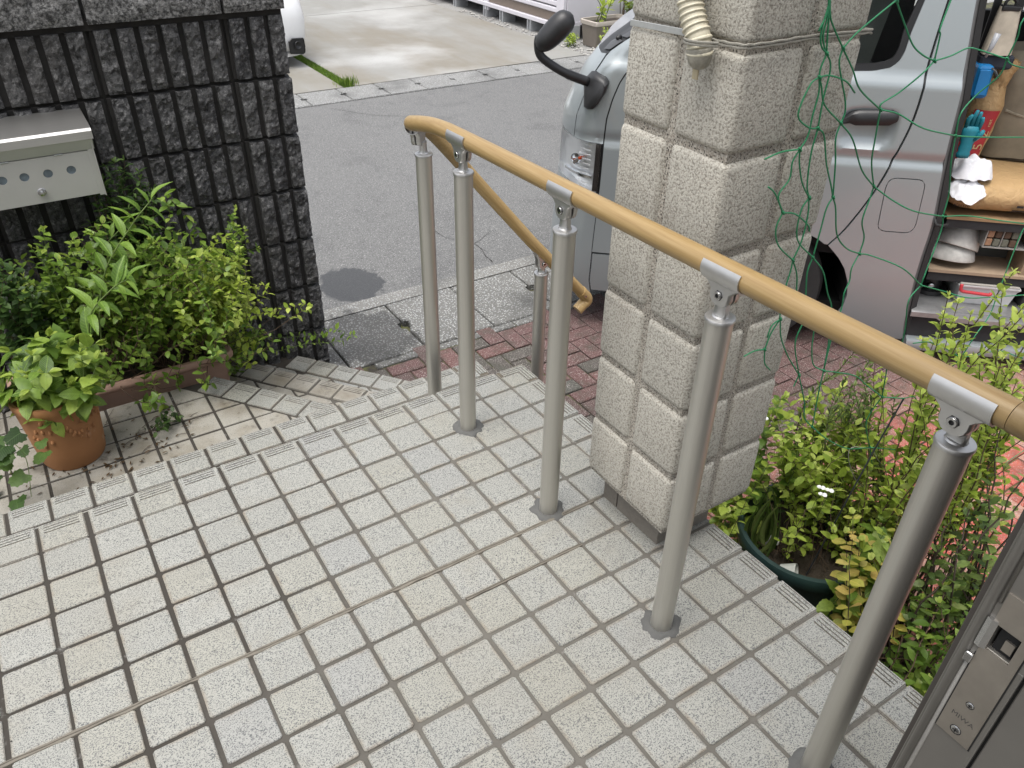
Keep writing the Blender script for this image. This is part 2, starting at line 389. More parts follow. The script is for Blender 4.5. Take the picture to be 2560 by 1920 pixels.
# ---------------------------------------------------------------- herringbone pavers
pav = Thing('brick_pavement', kind='structure', loc=(1.3, 1.0, GZ)); mod = .0815
V, F = box(.30, 4.2, -1.6, 1.712, GZ - .08, GZ - .009); solo('pavement_bed', V, F, MT['moss'], kind='structure')
def pmesh(w, h):
    g = .0032; x, y = w / 2 - g, h / 2 - g; return mesh_of('paver', *slab([(-x, -y), (x, -y), (x, y), (-x, y)], -.05, 0, .004), mat=MT['paver'])
pmH, pmV = pmesh(2 * mod, mod), pmesh(mod, 2 * mod)
def in_soil(x, y): return x < 1.36 and y < .06
cand = []
ox, oy = 1.262 - 2 * mod, 1.494
for i in range(-12, 34):
    for j in range(-38, 3):
        s = (i + j) % 4
        if s == 0: x, y, me = ox + (i + 1) * mod, oy + (j + .5) * mod, pmH
        elif s == 2: x, y, me = ox + (i + .5) * mod, oy + (j + 1) * mod, pmV
        else: continue
        if x < .55 or y > 1.665 or in_soil(x, y): continue
        if x < .80 and y < 1.15: continue
        d = (.669 * (x - 1.472) + .743 * (y - 1.635))        # distance in under the van
        if d > .55: continue
        cand.append((x, y, me))
cand.sort(key=lambda c: (c[0] + .4) ** 2 + (c[1] + 1.03) ** 2)
for x, y, me in cand[:298]:
    pav.inst('brick', me, Matrix.Translation((x, y, GZ + random.uniform(-.003, .003))) @ Matrix.Rotation(random.uniform(-.012, .012), 4, 'Z') @ Matrix.Rotation(random.uniform(-.012, .012), 4, 'X'))
rest = [loft([[(x - a, y - b, GZ - .05), (x + a, y - b, GZ - .05), (x + a, y + b, GZ - .05), (x - a, y + b, GZ - .05)], [(x - a, y - b, GZ), (x + a, y - b, GZ), (x + a, y + b, GZ), (x - a, y + b, GZ)]])
        for x, y, me in cand[298:] for a, b in [((mod - .0022, mod / 2 - .0022) if me is pmH else (mod / 2 - .0022, mod - .0022))]]
if rest: V, F = join(*rest); pav.part('brick_field', V, F, MT['paver'], kind='stuff')
# kerb of flat edging stones along bricks
for k in range(12):
    x0 = .66 + k * .24; V, F = slab([(x0 + .003, 1.668), (x0 + .237, 1.668), (x0 + .237, 1.711), (x0 + .003, 1.711)], GZ - .05, GZ - .002 + random.uniform(-.003, .003), .004); pav.part('edging_stone', V, F, MT['cover'])
# ---------------------------------------------------------------- soil bed beside the porch
n = 26; V = []; F = []
for i in range(n):
    for j in range(n):
        x, y = .66 + (1.37 - .66) * i / (n - 1), -1.5 + 1.57 * j / (n - 1)
        V.append((x, y, GZ + .012 + .022 * vnoise((x, y, 0), 9) + .012 * vnoise((x, y, 2), 30)))
F = [(i * n + j, (i + 1) * n + j, (i + 1) * n + j + 1, i * n + j + 1) for i in range(n - 1) for j in range(n - 1)]
solo('soil_bed', V, F, MT['soil'], kind='structure', smooth=True)

# ================================================================ porch: landing and curving steps
def fz(x, y): return -(.00309 * x + .02909 * y) / .99957           # the landing falls 3 % towards the street
TN = Vector((.00309, .02909, .99957)); TQ = Vector((0, 0, 1)).rotation_difference(TN).to_matrix().to_4x4()
porch = Thing('porch', kind='structure', loc=(0, 0, 0))
T = .0922; hT = T / 2; TH = .012
def rounded(w, h, r=.004): return [(-w + r, -h), (w - r, -h), (w, -h + r), (w, h - r), (w - r, h), (-w + r, h), (-w, h - r), (-w, -h + r)]
def tile_mesh(kind):
    if kind == 'plain': V, F = slab(rounded(hT, hT), -TH, 0, .0016); return mesh_of('tile', V, F, mat=MT['tile'])
    # nosing: three pressed grooves along +y edge (and +x edge for the corner)
    V, F = slab(rounded(hT, hT), -TH, -.0012, .001); L = [(V, F)]; n_base = len(F)
    ys = [-.038, .0105, .0145, .0215, .0255, .0325, .0365, .0440]       # raised lands between the grooves
    a = .0445
    if kind == 'nose':
        L.append(box(-a, a, -a, .0125, -.0012, .0006, .0006))
        for y in (.0158, .0247, .0336): L.append(box(-a, a, y, y + .0062, -.0012, .0008, .0006))
        L.append(box(-a, -.036, .0125, a, -.0012, .0006, .0006)); L.append(box(.036, a, .0125, a, -.0012, .0006, .0006)); L.append(box(-a, a, .0415, a, -.0012, .0007, .0006))
    else:
        L.append(box(-a, .0125, -a, .0125, -.0012, .0006, .0006))
        for y in (.0158, .0247, .0336):
            L.append(box(-.036, y + .0062, y, y + .0062, -.0012, .0008, .0006)); L.append(box(y, y + .0062, -.036, y + .0005, -.0012, .0008, .0006))
        L.append(box(-a, a, .0415, a, -.0012, .0007, .0006)); L.append(box(.0415, a, -a, .0415, -.0012, .0007, .0006))
    V, F = join(*L); me = mesh_of('tile', V, F, mat=MT['tile']); me.materials.append(MT['groove_dirt'])
    me.polygons[n_base - 1].material_index = 1; return me
Z2_ = -.174
tmP, tmN, tmC = tile_mesh('plain'), tile_mesh('nose'), tile_mesh('corner')
def put(me, x, y, z, rz=0., tilt=True):
    x += random.gauss(0, .0007); y += random.gauss(0, .0007)
    M = Matrix.Translation((x, y, z + random.gauss(0, .0006))) @ (TQ if tilt else Matrix()) @ Matrix.Rotation(rz + random.gauss(0, .004), 4, 'Z') @ Matrix.Rotation(random.gauss(0, .003), 4, 'X')
    porch.inst('tile', me, M)
X1 = .690                                                            # free right edge of the landing
for k in range(-8, 7):
    for j in range(-9, 6):
        x, y = k * .1 + .05, j * .1 + .05
        if j < -7 and k < 1: continue
        me, rz, xo, yo = tmP, 0, 0, 0
        if k == 6: xo = -.004
        if j == 5 and k == 6: me = tmC
        elif j == 5: me = tmN
        elif k == 6: me, rz = tmN, -math.pi / 2
        if j == 5: yo = -.004
        put(me, x + xo, y + yo, fz(x, y), rz)
# tiles left of the picture edge, joined into one field
L = []
for k in range(-15, -8):
    for j in range(-8, 9):
        x, y = k * .1 + .05, j * .1 + .05
        if j > 5: x += .0135; y -= .007
        z = fz(x, y) if j <= 5 else Z2_
        V, F = slab(rounded(hT, hT), -TH, 0, .0016); L.append(([(a + x, b + y, c + z) for a, b, c in V], F))
V, F = join(*L); porch.part('tile_field', V, F, MT['tile'], kind='stuff')
# concrete body carrying the landing tiles (the grout shows between them)
def body(poly, ztop, zb=GZ - .02): return loft([[(x, y, zb) for x, y in poly], [(x, y, ztop(x, y)) for x, y in poly]])
gd = .0032
V, F = body([(-1.5, -1.3), (X1 - .003, -1.3), (X1 - .003, .589), (-1.5, .589)], lambda x, y: fz(x, y) - gd); porch.part('landing_body', V, F, MT['grout'])
# second step
Z2, Z3, Z4, Z5 = -.174, -.295, -.41, -.525
for k in range(-8, 7):
    x = k * .1 + .05 + .0135
    put(tmC if k == 6 else tmN, x - (.004 if k == 6 else 0), .843, Z2, 0, False)
    for j in (.743, .643): put(tmN if k == 6 else tmP, x - (.004 if k == 6 else 0), j, Z2, -math.pi / 2 if k == 6 else 0, False)
V, F = body([(-1.5, .588), (.699, .588), (.699, .887), (-1.5, .887)], lambda x, y: Z2 - gd); porch.part('step_body', V, F, MT['grout'])
# lower steps: cut on the diagonal so that they turn towards the street
nv = np.array((.79, .613)); nv /= np.linalg.norm(nv); tv = np.array((nv[1], -nv[0]))
ang = math.atan2(tv[1], tv[0])                                      # nosing runs along tv; outward is nv
def clip_all(poly, planes):
    for n_, d in planes:
        poly = clip_poly(poly, n_, d)
        if len(poly) < 3: return []
    return poly
def grid_tiles(z, planes, x0, y0, region, mat, sx, sy):
    for i in range(-20, 20):
        for j in range(-6, 20):
            x, y = x0 + i * .1, y0 + j * .1
            if not (region[0] - .1 < x < region[1] and region[2] - .1 < y < region[3]): continue
            p = clip_all([(x, y), (x + .1, y), (x + .1, y + .1), (x, y + .1)], planes + [((-1, 0), -region[0]), ((1, 0), region[1]), ((0, -1), -region[2]), ((0, 1), region[3])])
            if len(p) < 3 or area(p) < .0005: continue
            p = inset_poly(p, .0042)
            if len(p) < 3 or area(p) < .0003: continue
            c = np.mean(p, 0); V, F = slab([(a - c[0], b - c[1]) for a, b in p], -TH, 0, .0014)
            porch.inst('tile', mesh_of('tile', V, F, mat=mat), Matrix.Translation((c[0], c[1], z + random.gauss(0, .0008))))
def nose_row(z, d, t0, n, mat_old=False):
    for k in range(n):
        t = t0 + k * .0985; c = nv * (d - .049) + tv * (t + .049)
        me = tmN
        if mat_old: me = tmN.copy(); me.materials[0] = MT['tile_old']; me.materials[1] = MT['mortar_dark']
        M = Matrix.Translation((c[0], c[1], z + random.gauss(0, .001))) @ Matrix.Rotation(math.atan2(nv[1], nv[0]) - math.pi / 2 + random.gauss(0, .006), 4, 'Z')
        porch.inst('tile', me, M)
D3, D4, D5 = .848, 1.106, 1.361
WY = 1.765
# step 3
s3 = -.081 * tv[0] + 1.408 * tv[1]
nose_row(Z3, D3, s3 + .01, 6)
grid_tiles(Z3, [((nv[0], nv[1]), D3 - .1)], -.292, 1.32, (-.95, .60, .885, 1.417), MT['tile_old'], 0, 0)
V, F = body(clip_all([(-1.5, .885), (.7, .885), (.7, 1.414), (-1.5, 1.414)], [((nv[0], nv[1]), D3 - .003)]), lambda x, y: Z3 - gd); porch.part('step_body', V, F, MT['grout'])
# step 4
s4 = .136 * tv[0] + 1.608 * tv[1]
nose_row(Z4, D4, s4 - .20, 9, True)
grid_tiles(Z4, [((nv[0], nv[1]), D4 - .1), ((-nv[0], -nv[1]), -(D3 - .06))], -.292, 1.32, (-.95, .72, .885, WY), MT['tile_old'], 0, 0)
grid_tiles(Z4, [((nv[0], nv[1]), D3 - .06)], -.292, 1.32, (-.95, .2, 1.415, WY), MT['tile_old'], 0, 0)
V, F = body(clip_all([(-1.5, .885), (.72, .885), (.72, WY + .05), (-1.5, WY + .05)], [((nv[0], nv[1]), D4 - .003)]), lambda x, y: Z4 - gd); porch.part('step_body', V, F, MT['grout'])
# step 5
s5 = .475 * tv[0] + 1.607 * tv[1]
nose_row(Z5, D5, s5 - .20, 8)
grid_tiles(Z5, [((nv[0], nv[1]), D5 - .1), ((-nv[0], -nv[1]), -(D4 - .06))], -.292, 1.32, (-.3, .72, 1.0, WY), MT['tile'], 0, 0)
V, F = body(clip_all([(-.5, 1.0), (.72, 1.0), (.72, WY + .05), (-.5, WY + .05)], [((nv[0], nv[1]), D5 - .003)]), lambda x, y: Z5 - gd); porch.part('step_body', V, F, MT['grout'])
# cracked filler in the joint at y = 0 and one short joint
def filler(x0, x1, y, w=.006):
    n = int((x1 - x0) / .012); A = []; 
    R = []
    for i in range(n + 1):
        x = x0 + (x1 - x0) * i / n; a = w * (.75 + .5 * vnoise((x, 0, 0), 30)); b = w * (.75 + .5 * vnoise((x, 5, 0), 26)); z = fz(x, y)
        h = .0015 + .0015 * vnoise((x, 9, 0), 40); g = .0007
        R.append([(x, y - a, z - .006), (x, y - a * .8, z + h * .6), (x, y - g + .003 * vnoise((x, 3, 0), 18), z + h), (x, y + .003 * vnoise((x, 3, 0), 18), z - .004), (x, y + g + .003 * vnoise((x, 3, 0), 18), z + h), (x, y + b * .8, z + h * .5), (x, y + b, z - .006)])
    return loft(R, False, False)
V, F = filler(-.75, .53, .0, .0078); porch.part('joint_filler', V, F, MT['crack'])
V, F = filler(.11, .40, -.1, .0055); porch.part('joint_filler', V, F, MT['crack'])

# white lime bloom along two joints and grit on the tiles
LIME = plain('lime_bloom', (.62, .61, .58), .9, var=.2, sc=80)
for x0, ya, yb_ in ():
    P = [(x0 + .0035 * vnoise((y * 14, x0, 0), 2, 3), y, fz(x0, y) - .0018) for y in np.linspace(ya, yb_, 30)]
    V, F = tube(P, [.0003 + .0007 * abs(vnoise((p[1] * 25, x0, 4), 2, 5)) for p in P], 5); porch.part('lime_streak', V, F, LIME)
L = []
for k in range(70):
    x, y = random.uniform(-.7, .66), random.uniform(-.75, .55); r = random.uniform(.0007, .0019); z = fz(x, y) + r * .4
    L.append(([(x + r, y, z), (x, y + r * .8, z), (x - r * .9, y, z), (x, y - r, z), (x, y, z + r)], [(0, 1, 4), (1, 2, 4), (2, 3, 4), (3, 0, 4), (3, 2, 1, 0)]))
V, F = join(*L); porch.part('grit', V, F, MT['mortar_dark'], kind='stuff')
# ================================================================ dark split-rib block wall
wall = Thing('block_wall', 'dark charcoal wall of vertical ribbed split-face blocks with lighter coping stones', 'wall', (0, 1.84, GZ))
def rib_mesh(seed, w, h=.186):
    nx, nz = 6, 17; V = []; F = []
    for j in range(nz):
        for i in range(nx):
            x = -w / 2 + w * i / (nx - 1); z = -h / 2 + h * j / (nz - 1); e = min(1, min(i, nx - 1 - i) * .5 + .62, min(j, nz - 1 - j) * .5 + .55)
            d = .004 + e * (.011 + .014 * vnoise((x, z, seed), 24, seed) + .010 * vnoise((x, z, seed), 75, seed))
            V.append((x + (.002 * vnoise((x, z, 1), 60, seed) if 0 < i < nx - 1 else .0009 * vnoise((x, z, 1), 50, seed)), -d, z + .001 * vnoise((x, z, 2), 60, seed)))
    F = [(j * nx + i, j * nx + i + 1, (j + 1) * nx + i + 1, (j + 1) * nx + i) for j in range(nz - 1) for i in range(nx - 1)]
    ring = [i for i in range(nx)] + [j * nx + nx - 1 for j in range(1, nz)] + [(nz - 1) * nx + i for i in range(nx - 2, -1, -1)] + [j * nx for j in range(nz - 2, 0, -1)]
    n0 = len(V); V += [(V[i][0], .026, V[i][2]) for i in ring]; m = len(ring)
    F += [(ring[k], n0 + k, n0 + (k + 1) % m, ring[(k + 1) % m]) for k in range(m)]
    me = mesh_of('rib', V, F, mat=MT['block']); return me
P6 = .4 / 6
ribs = [rib_mesh(s, P6 - .0205) for s in range(9)]
WF = 1.770                                                          # general plane of the rib faces
zc = .777
for r in range(7):
    zt = zc - .2 * r; zb = zt - .2
    for b in range(-4, 2):
        x0 = .294 + .4 * (b - 1); x1 = x0 + .4; nr = 6
        if b == 1: x0 = .294; x1 = .479; nr = 3
        V, F = box(x0 + .004, x1 - .004, WF + .010, WF + .15, zb + .005, zt - .005, .002)
        bo = wall.part('block', V, F, MT['block_gap'])
        for k in range(nr):
            x = x0 + .006 + (P6 - .002) * (k + .5) + (.001 if b == 1 else .0)
            M = Matrix.Translation((x, WF + random.uniform(-.004, .003), (zt + zb) / 2)) @ Matrix.Rotation(math.pi if random.random() < .5 else 0, 4, 'Y')
            wall.inst('rib', random.choice(ribs), M, bo)
V, F = box(-1.32, .475, WF + .018, WF + .145, GZ - .02, zc - .002); wall.part('mortar', V, F, MT['mortar_dark'])
# split end face at the free end of the wall
for r in range(7):
    zt = zc - .2 * r; me = rib_mesh(20 + r, .135); M = Matrix.Translation((.480, WF + .085, zt - .1)) @ Matrix.Rotation(math.pi / 2, 4, 'Z')
    wall.inst('end_face', me, M)
def cap_mesh(x0, x1, seed):
    n = 14; R = []
    for i in range(n + 1):
        x = x0 + (x1 - x0) * i / n; r = []
        for j in range(9):
            z = .790 + .17 * j / 8; e = min(1, .3 + min(j, 8 - j) * .5) * min(1, .4 + min(i, n - i))
            r.append((x, WF - .018 - e * (.012 + .012 * vnoise((x, z, seed), 20) + .006 * vnoise((x, z, seed), 60)), z))
        r += [(x, WF + .16, .96), (x, WF + .16, .790)]; R.append(r)
    return loft(R)
for i, (a, b) in enumerate([(-1.306, -.912), (-.902, -.508), (-.502, -.112), (-.100, .289), (.300, .493)]):
    V, F = cap_mesh(a, b, i); wall.part('coping_stone', V, F, MT['cap'])
V, F = box(-1.3, .486, WF, WF + .14, .770, .795); wall.part('mortar', V, F, MT['mortar_dark'])

# ================================================================ stucco pillar
pil = Thing('gate_pillar', 'sand coloured rough stucco pillar with block pattern beside the handrail', 'pillar', (.61, -.1, 0))
PX0, PX1, PY0, PY1, GXc, GYc = .499, .759, -.231, .024, .634, -.1
zj = [.088, .240, .398, .553, .711, .876, 1.031, 1.190, 1.350, 1.51, 1.67, 1.83, 1.99, 2.15, 2.30]
gw = .0052
def soft_block(x0, x1, y0, y1, z0, z1, b=.011):
    R = []
    prof = [(0, 0), (.10, .38), (.30, .70), (.62, .92), (1, 1)]
    for a, c in prof: R.append((b * (1 - c), z0 + b * a))
    for a, c in prof[::-1]: R.append((b * (1 - c), z1 - b * a))
    out = []
    for ins, z in R:
        r = b; ring = []
        for cx, cy, a0 in ((x1, y0, -90), (x1, y1, 0), (x0, y1, 90), (x0, y0, 180)):
            sx = -1 if cx == x1 else 1; sy = 1 if cy == y0 else -1
            for k in range(4):
                a = math.radians(a0 + 30 * k); ring.append((cx + sx * r + (r - ins) * math.cos(a), cy + sy * r + (r - ins) * math.sin(a), z))
        out.append(ring)
    return loft(out)
for z0, z1 in zip(zj, zj[1:]):
    for x0, x1, y0, y1 in ((PX0, GXc - gw, PY0, GYc - gw), (PX0, GXc - gw, GYc + gw, PY1), (GXc + gw, PX1, PY0, GYc - gw), (GXc + gw, PX1, GYc + gw, PY1)):
        V, F = soft_block(x0, x1, y0, y1, z0 + gw, z1 - gw, .0125 + random.uniform(-.001, .001)); pil.part('block', V, F, MT['pillar'], smooth=True, auto=50)
V, F = box(PX0 + .0065, PX1 - .0065, PY0 + .0065, PY1 - .0065, .0865, 2.30); pil.part('core', V, F, MT['groove'])
for x0, x1 in ((.537, .612), (.615, .688)): V, F = box(x0, x1, -.188, -.05, -.02, .0855, .0015); pil.part('plinth_tile', V, F, MT['plinth'])
V, F = box(.537, .688, -.047, .0, -.02, .0855, .0015); pil.part('plinth_tile', V, F, MT['plinth'])
# loose ends fixed to the pillar: flat steel strap, tie cord, corrugated hose
strap_m = plain('zinc_strap', (.52, .53, .52), .45, .6, .25, 90)
V, F = box(.4965, .4985, -.113, .016, 1.0270, 1.0365, .0006); V = [(x, y, z - .05 * (y + .05)) for x, y, z in V]
solo('steel_strap', V, F, strap_m, 'flat grey metal strap set in the pillar joint beside the ribbed hose', 'strap')
P = smooth_path([(.497, -.112, 1.030), (.493, -.165, 1.032), (.486, -.20, 1.035), (.488, -.234, 1.037), (.51, -.2375, 1.0365), (.56, -.236, 1.036), (.612, -.2345, 1.0365), (.68, -.236, 1.035), (.745, -.2365, 1.034), (.762, -.225, 1.033), (.763, -.1, 1.033)], 5)
L = [tube([(p[0], p[1], p[2] + dz + .0006 * math.sin(i * 1.7 + dz * 900)) for i, p in enumerate(P)], .0019, 6) for dz in (0, .0042)]
P2 = smooth_path([(.470, -.205, 1.036), (.452, -.19, 1.036), (.449, -.165, 1.035), (.462, -.148, 1.034), (.482, -.15, 1.033)], 5)
L += [tube([(p[0], p[1], p[2] + dz) for p in P2], .0019, 6) for dz in (0, .004)]
V, F = join(*L); solo('tie_cord', V, F, plain('grey_cord', (.23, .22, .19), .9, var=.35, sc=300, bump=.4), 'grey doubled cord tied around the pillar and the hose end', 'cord')
hose = Thing('drain_hose', 'cream corrugated drain hose hanging down the pillar, its end wrapped in grey tape', 'hose', (.47, -.17, 1.0))
HP = smooth_path([(.474, -.115, 1.25), (.473, -.128, 1.14), (.472, -.136, 1.092), (.471, -.143, 1.074), (.470, -.155, 1.055), (.470, -.165, 1.041), (.471, -.170, 1.026), (.472, -.171, 1.016)], 5)
seg = []; rr = []; tot = 0; prev = HP[0]
dense = []
for a, b in zip(HP, HP[1:]):
    for k in range(10): dense.append(a + (b - a) * k / 10)
dense.append(HP[-1]); tt = 0
for i, p in enumerate(dense):
    if i: tt += float(np.linalg.norm(p - dense[i - 1]))
    rr.append(.0172 + .0022 * max(0, math.sin(tt / .0088 * 2 * math.pi)) ** .7 if True else 0)
V, F = tube(dense, rr, 18); hose.part('hose_body', V, F, plain('cream_plastic', (.50, .465, .36), .5, var=.15, sc=30), smooth=True)
V, F = tube(smooth_path([(.470, -.170, 1.028), (.471, -.171, 1.020), (.473, -.170, 1.013), (.475, -.167, 1.007)], 3), [.0180, .0188, .0180, .0186, .0176, .0182, .0172, .0170, .0160, .0150][:10], 14)
hose.part('tape_wrap', V, F, plain('grey_tape', (.30, .285, .24), .5, var=.45, sc=160, bump=.6), smooth=True, auto=40)
V, F = box(.470, .4725, -.174, -.163, .984, 1.004, .0005); hose.part('torn_end', V, F, plain('dry_tape', (.42, .36, .24), .8))

# ================================================================ handrail
m = Mat('brushed_aluminium', .44, .85); lv = m.pos(True)
m.col(m.mix((.48, .465, .425), (.55, .535, .49), m.noise(1, 2, .5, m.scl(m.pos(), (600, 600, 4))))).bump(m.noise(1, 2, .5, m.scl(m.pos(), (900, 900, 6))), .08, .0004); ALU = m.m
m = Mat('cast_aluminium', .42, .9); m.col(m.mix((.47, .465, .455), (.54, .535, .525), m.noise(80, 3))).bump(m.noise(500, 2), .08, .0004); CAST = m.m
STEEL = plain('steel', (.45, .45, .45), .25, 1.0, .1); DARK = plain('dark_recess', (.012, .012, .012), .6)
def wood(name, sc, tone=1.0, rot=None):
    m = Mat(name, .44)
    vp_ = m.scl(m.pos(), (1, 1, 1), rot) if rot else m.pos()
    n = m.noise(1, 5, .65, m.scl(vp_, sc)); n2 = m.noise(1, 3, .6, m.scl(vp_, tuple(k * 2.6 for k in sc)))
    c = m.ramp(n, [(.30, (.235 * tone, .150 * tone, .058 * tone)), (.5, (.285 * tone, .192 * tone, .080 * tone)), (.7, (.33 * tone, .232 * tone, .106 * tone))])
    c = m.mix(c, (.22 * tone, .13 * tone, .05 * tone), m.ramp(n2, [(.56, 0), (.74, .35)])); m.col(c).bump(n2, .06, .0005); return m.m
WOODY = wood('rail_woodgrain', (190, 5, 190)); WOODX = wood('rail_woodgrain_sloping_lit', (5, 190, 190), 1.4, (0, math.atan2(-.755, .655), 0)); WOODE = wood('rail_woodgrain_joint', (120, 30, 60), .82)  # sloping rail's wood colour is lightened to offset shade on its underside
hr = Thing('handrail', 'handrail of light woodgrain bar on brushed aluminium posts along the tiled porch', 'handrail', (.401, 0, 0))
zr = lambda y: .763 - .029 * y
RR = .0176
path = [(.401, -.765, zr(-.765)), (.401, -.5, zr(-.5)), (.401, -.2, zr(-.2)), (.401, .1, zr(.1)), (.401, .36, zr(.36))] + smooth_path([(.401, .40, zr(.40)), (.401, .47, .7485), (.4015, .53, .7425), (.404, .59, .731), (.410, .645, .717), (.422, .688, .7045), (.443, .718, .693), (.470, .735, .680), (.505, .742, .652), (.55, .745, .602), (.60, .747, .543)], 5)
V, F = tube(path, RR, 24); hr.part('rail', V, F, WOODY, smooth=True, auto=60)
V, F = tube([(.60, .747, .5431), (.66, .75, .472), (.825, .757, .279), (1.035, .770, .050)], RR, 24); hr.part('lower_rail', V, F, WOODX, smooth=True, auto=60)
V, F = tube([(.401, -1.05, zr(-1.05)), (.401, -.766, zr(-.766))], RR + .0007, 24); hr.part('rail_joint', V, F, WOODE, smooth=True, auto=60)
d0 = np.array((.675, .042, -.736)); d0 /= np.linalg.norm(d0); E0 = np.array((1.035, .770, .050))
e1 = np.array((-.80, -.03, -.60)); e1 /= np.linalg.norm(e1)
cpt = E0 + d0 * .052
EP = [E0 - d0 * .0, E0 + d0 * .018, E0 + d0 * .033] + [cpt * (1 - t) ** 2 * 0 + (E0 + d0 * .033) * (1 - t) ** 2 + 2 * t * (1 - t) * (cpt + d0 * .012) + (cpt + e1 * .024) * t * t for t in (.17, .34, .5, .66, .83, 1)] + [cpt + e1 * .052]
V, F = tube(EP, RR + .0016, 22); ec = hr.part('end_cap', V, F, WOODX, smooth=True, auto=50)
s = E0 + d0 * .016; nside = np.array((-.2, -1, .0)); nside -= d0 * (nside @ d0); nside /= np.linalg.norm(nside)
V, F = tube([s + nside * .0175, s + nside * .0205], .0042, 10); hr.part('screw', V, F, STEEL, ec)
def bracket(post_o, C, d, hole_side):
    """saddle + two-shell neck + stem under the rail point C, rail direction d"""
    d = np.array(d, float); d /= np.linalg.norm(d); up = np.array((0, 0, 1.)); dn = -(up - d * d[2]); dn /= np.linalg.norm(dn); sd = np.cross(d, dn)
    h = np.array((d[0], d[1], 0)); h /= np.linalg.norm(h); k = np.cross(up, h)
    L = []; R = []; half = .036
    # saddle: part cylinder under the rail
    for t in np.linspace(-half, half, 2):
        ring = []
        for r_ in (RR + .0006, RR + .0030):
            A = np.radians(np.linspace(-86, 128, 19)) * hole_side; A = A if r_ < RR + .001 else A[::-1]
            for a in A: ring.append(tuple(C + d * t + (dn * math.cos(a) + sd * math.sin(a)) * r_))
        R.append(ring)
    L.append(loft(R))
    # neck outline (along h, z)
    o = [(-.031, -.010), (-.031, -.0175), (-.0235, -.0225), (-.0185, -.028), (-.0185, -.036), (-.0165, -.043), (-.012, -.048), (-.005, -.0505), (.005, -.0505), (.012, -.048), (.0165, -.043), (.0185, -.036), (.0185, -.028), (.0235, -.0225), (.031, -.0175), (.031, -.010)]
    sl = d[2] / max(1e-6, math.hypot(d[0], d[1]))
    def pt(a, z, kk): return tuple(C + h * a + up * (z + a * sl * max(0, min(1, (z + .045) / .035))) + k * kk)
    for s0, s1 in ((-.0125, -.0022), (.0022, .0125)):
        mid = [(a * .94, z if z > -.02 else z * .985) for a, z in o]
        outer, inner = (s0, s1) if s0 < 0 else (s1, s0); sg = -1 if s0 < 0 else 1
        L.append(loft([[pt(a, z, inner) for a, z in o], [pt(a, z, outer - sg * .003) for a, z in o], [pt(a * .9, z * .97, outer) for a, z in o]][::sg if sg > 0 else 1]))
    V, F = join(*L); b = hr.part('bracket', V, F, CAST, post_o, smooth=True, auto=35)
    # bolt heads, sunk sockets
    c = C + up * -.033; k1 = k * hole_side
    V, F = join(lathe2(c + k1 * .0118, k1, [(.0, .0), (.0078, .0), (.0078, .0012), (.0, .0012)], 6)); hr.part('bolt_seat', V, F, DARK, post_o)
    V, F = join(lathe2(c + k1 * .012, k1, [(.0032, .0005), (.0032, .0042), (.0058, .0042), (.0064, .0034), (.0064, .0)], 16)); hr.part('bolt', V, F, STEEL, post_o, smooth=True, auto=40)
    return b
def lathe2(c, ax, prof, n):
    ax = np.array(ax, float); ax /= np.linalg.norm(ax); u = np.cross(ax, (0, 0, 1.)); u = u / np.linalg.norm(u); v = np.cross(ax, u)
    return loft([[tuple(c + ax * z + (u * math.cos(2 * math.pi * k / n) + v * math.sin(2 * math.pi * k / n)) * r) for k in range(n)] for r, z in prof], False)
def post(x, y, z0, ztop, C, d, hole_side, collar=True, seed=0):
    r = .0208
    V, F = lathe([(r, z0 - .02), (r, ztop - .006)], (x, y, 0), 32); po = hr.part('post', V, F, ALU, smooth=True, auto=60)
    V, F = lathe([(.0, ztop - .008), (.0212, ztop - .008), (.0224, ztop - .0072), (.0228, ztop - .0055), (.0228, ztop - .003), (.0218, ztop - .0012), (.019, ztop - .0002), (.013, ztop + .0003), (.0115, ztop + .0025), (0.0, ztop + .0025)], (x, y, 0), 32)
    hr.part('post_cap', V, F, CAST, po, smooth=True, auto=35)
    dd = np.array(d, float); h = np.array((dd[0], dd[1], 0)); h /= np.linalg.norm(h); k = np.cross((0, 0, 1.), h); B = np.array((x, y, 0.))
    R = []
    for z, a, b in ((ztop - .002, .0135, .0095), (ztop + .003, .0115, .0075), (ztop + .010, .0108, .0068), (C[2] - .042, .0105, .0065)):
        R.append([tuple(B + np.array((0, 0, z)) + h * a * sx + k * b * sy) for sx, sy in ((-1, -.6), (-.7, -1), (.7, -1), (1, -.6), (1, .6), (.7, 1), (-.7, 1), (-1, .6))])
    V, F = loft(R); hr.part('stem', V, F, CAST, po, smooth=True, auto=45)
    bracket(po, np.array(C, float), d, hole_side)
    if collar:
        n = 30; R = []
        for rad, dz in ((.041, -.004), (.039, .0012), (.030, .0034), (.024, .0042), (.0205, .0032)):
            R.append([(x + rad * math.cos(a) * (1 + (.30 * vnoise((math.cos(a), math.sin(a), seed), 2.4, seed) if rad > .026 else .03 * vnoise((math.cos(a), math.sin(a), seed), 3, seed))),
                       y + rad * math.sin(a) * (1 + (.30 * vnoise((math.cos(a), math.sin(a), seed), 2.4, seed) if rad > .026 else 0)), z0 + dz + .0008 * vnoise((math.cos(a), math.sin(a), rad * 90), 4, seed)) for a in [2 * math.pi * k / n for k in range(n)]])
        V, F = loft(R, False); hr.part('mortar_collar', V, F, MT['mortar'], po, smooth=True)
for i, (y, x) in enumerate([(.403, .402), (.029, .4005), (-.358, .401), (-.716, .415)]):
    cx = .401; C = (cx, y, zr(y)); post(x, y, fz(x, y), zr(y) - .0695, C, (0, 1, -.029), -1 if False else 1, True, i)
post(.463, .7135, Z2, .619, (.452, .7175, .6895), (.75, .66, -.16), 1, True, 7)
post(.872, .765, GZ, .163, (.872, .7652, .2275), tuple(d0), -1, True, 9)

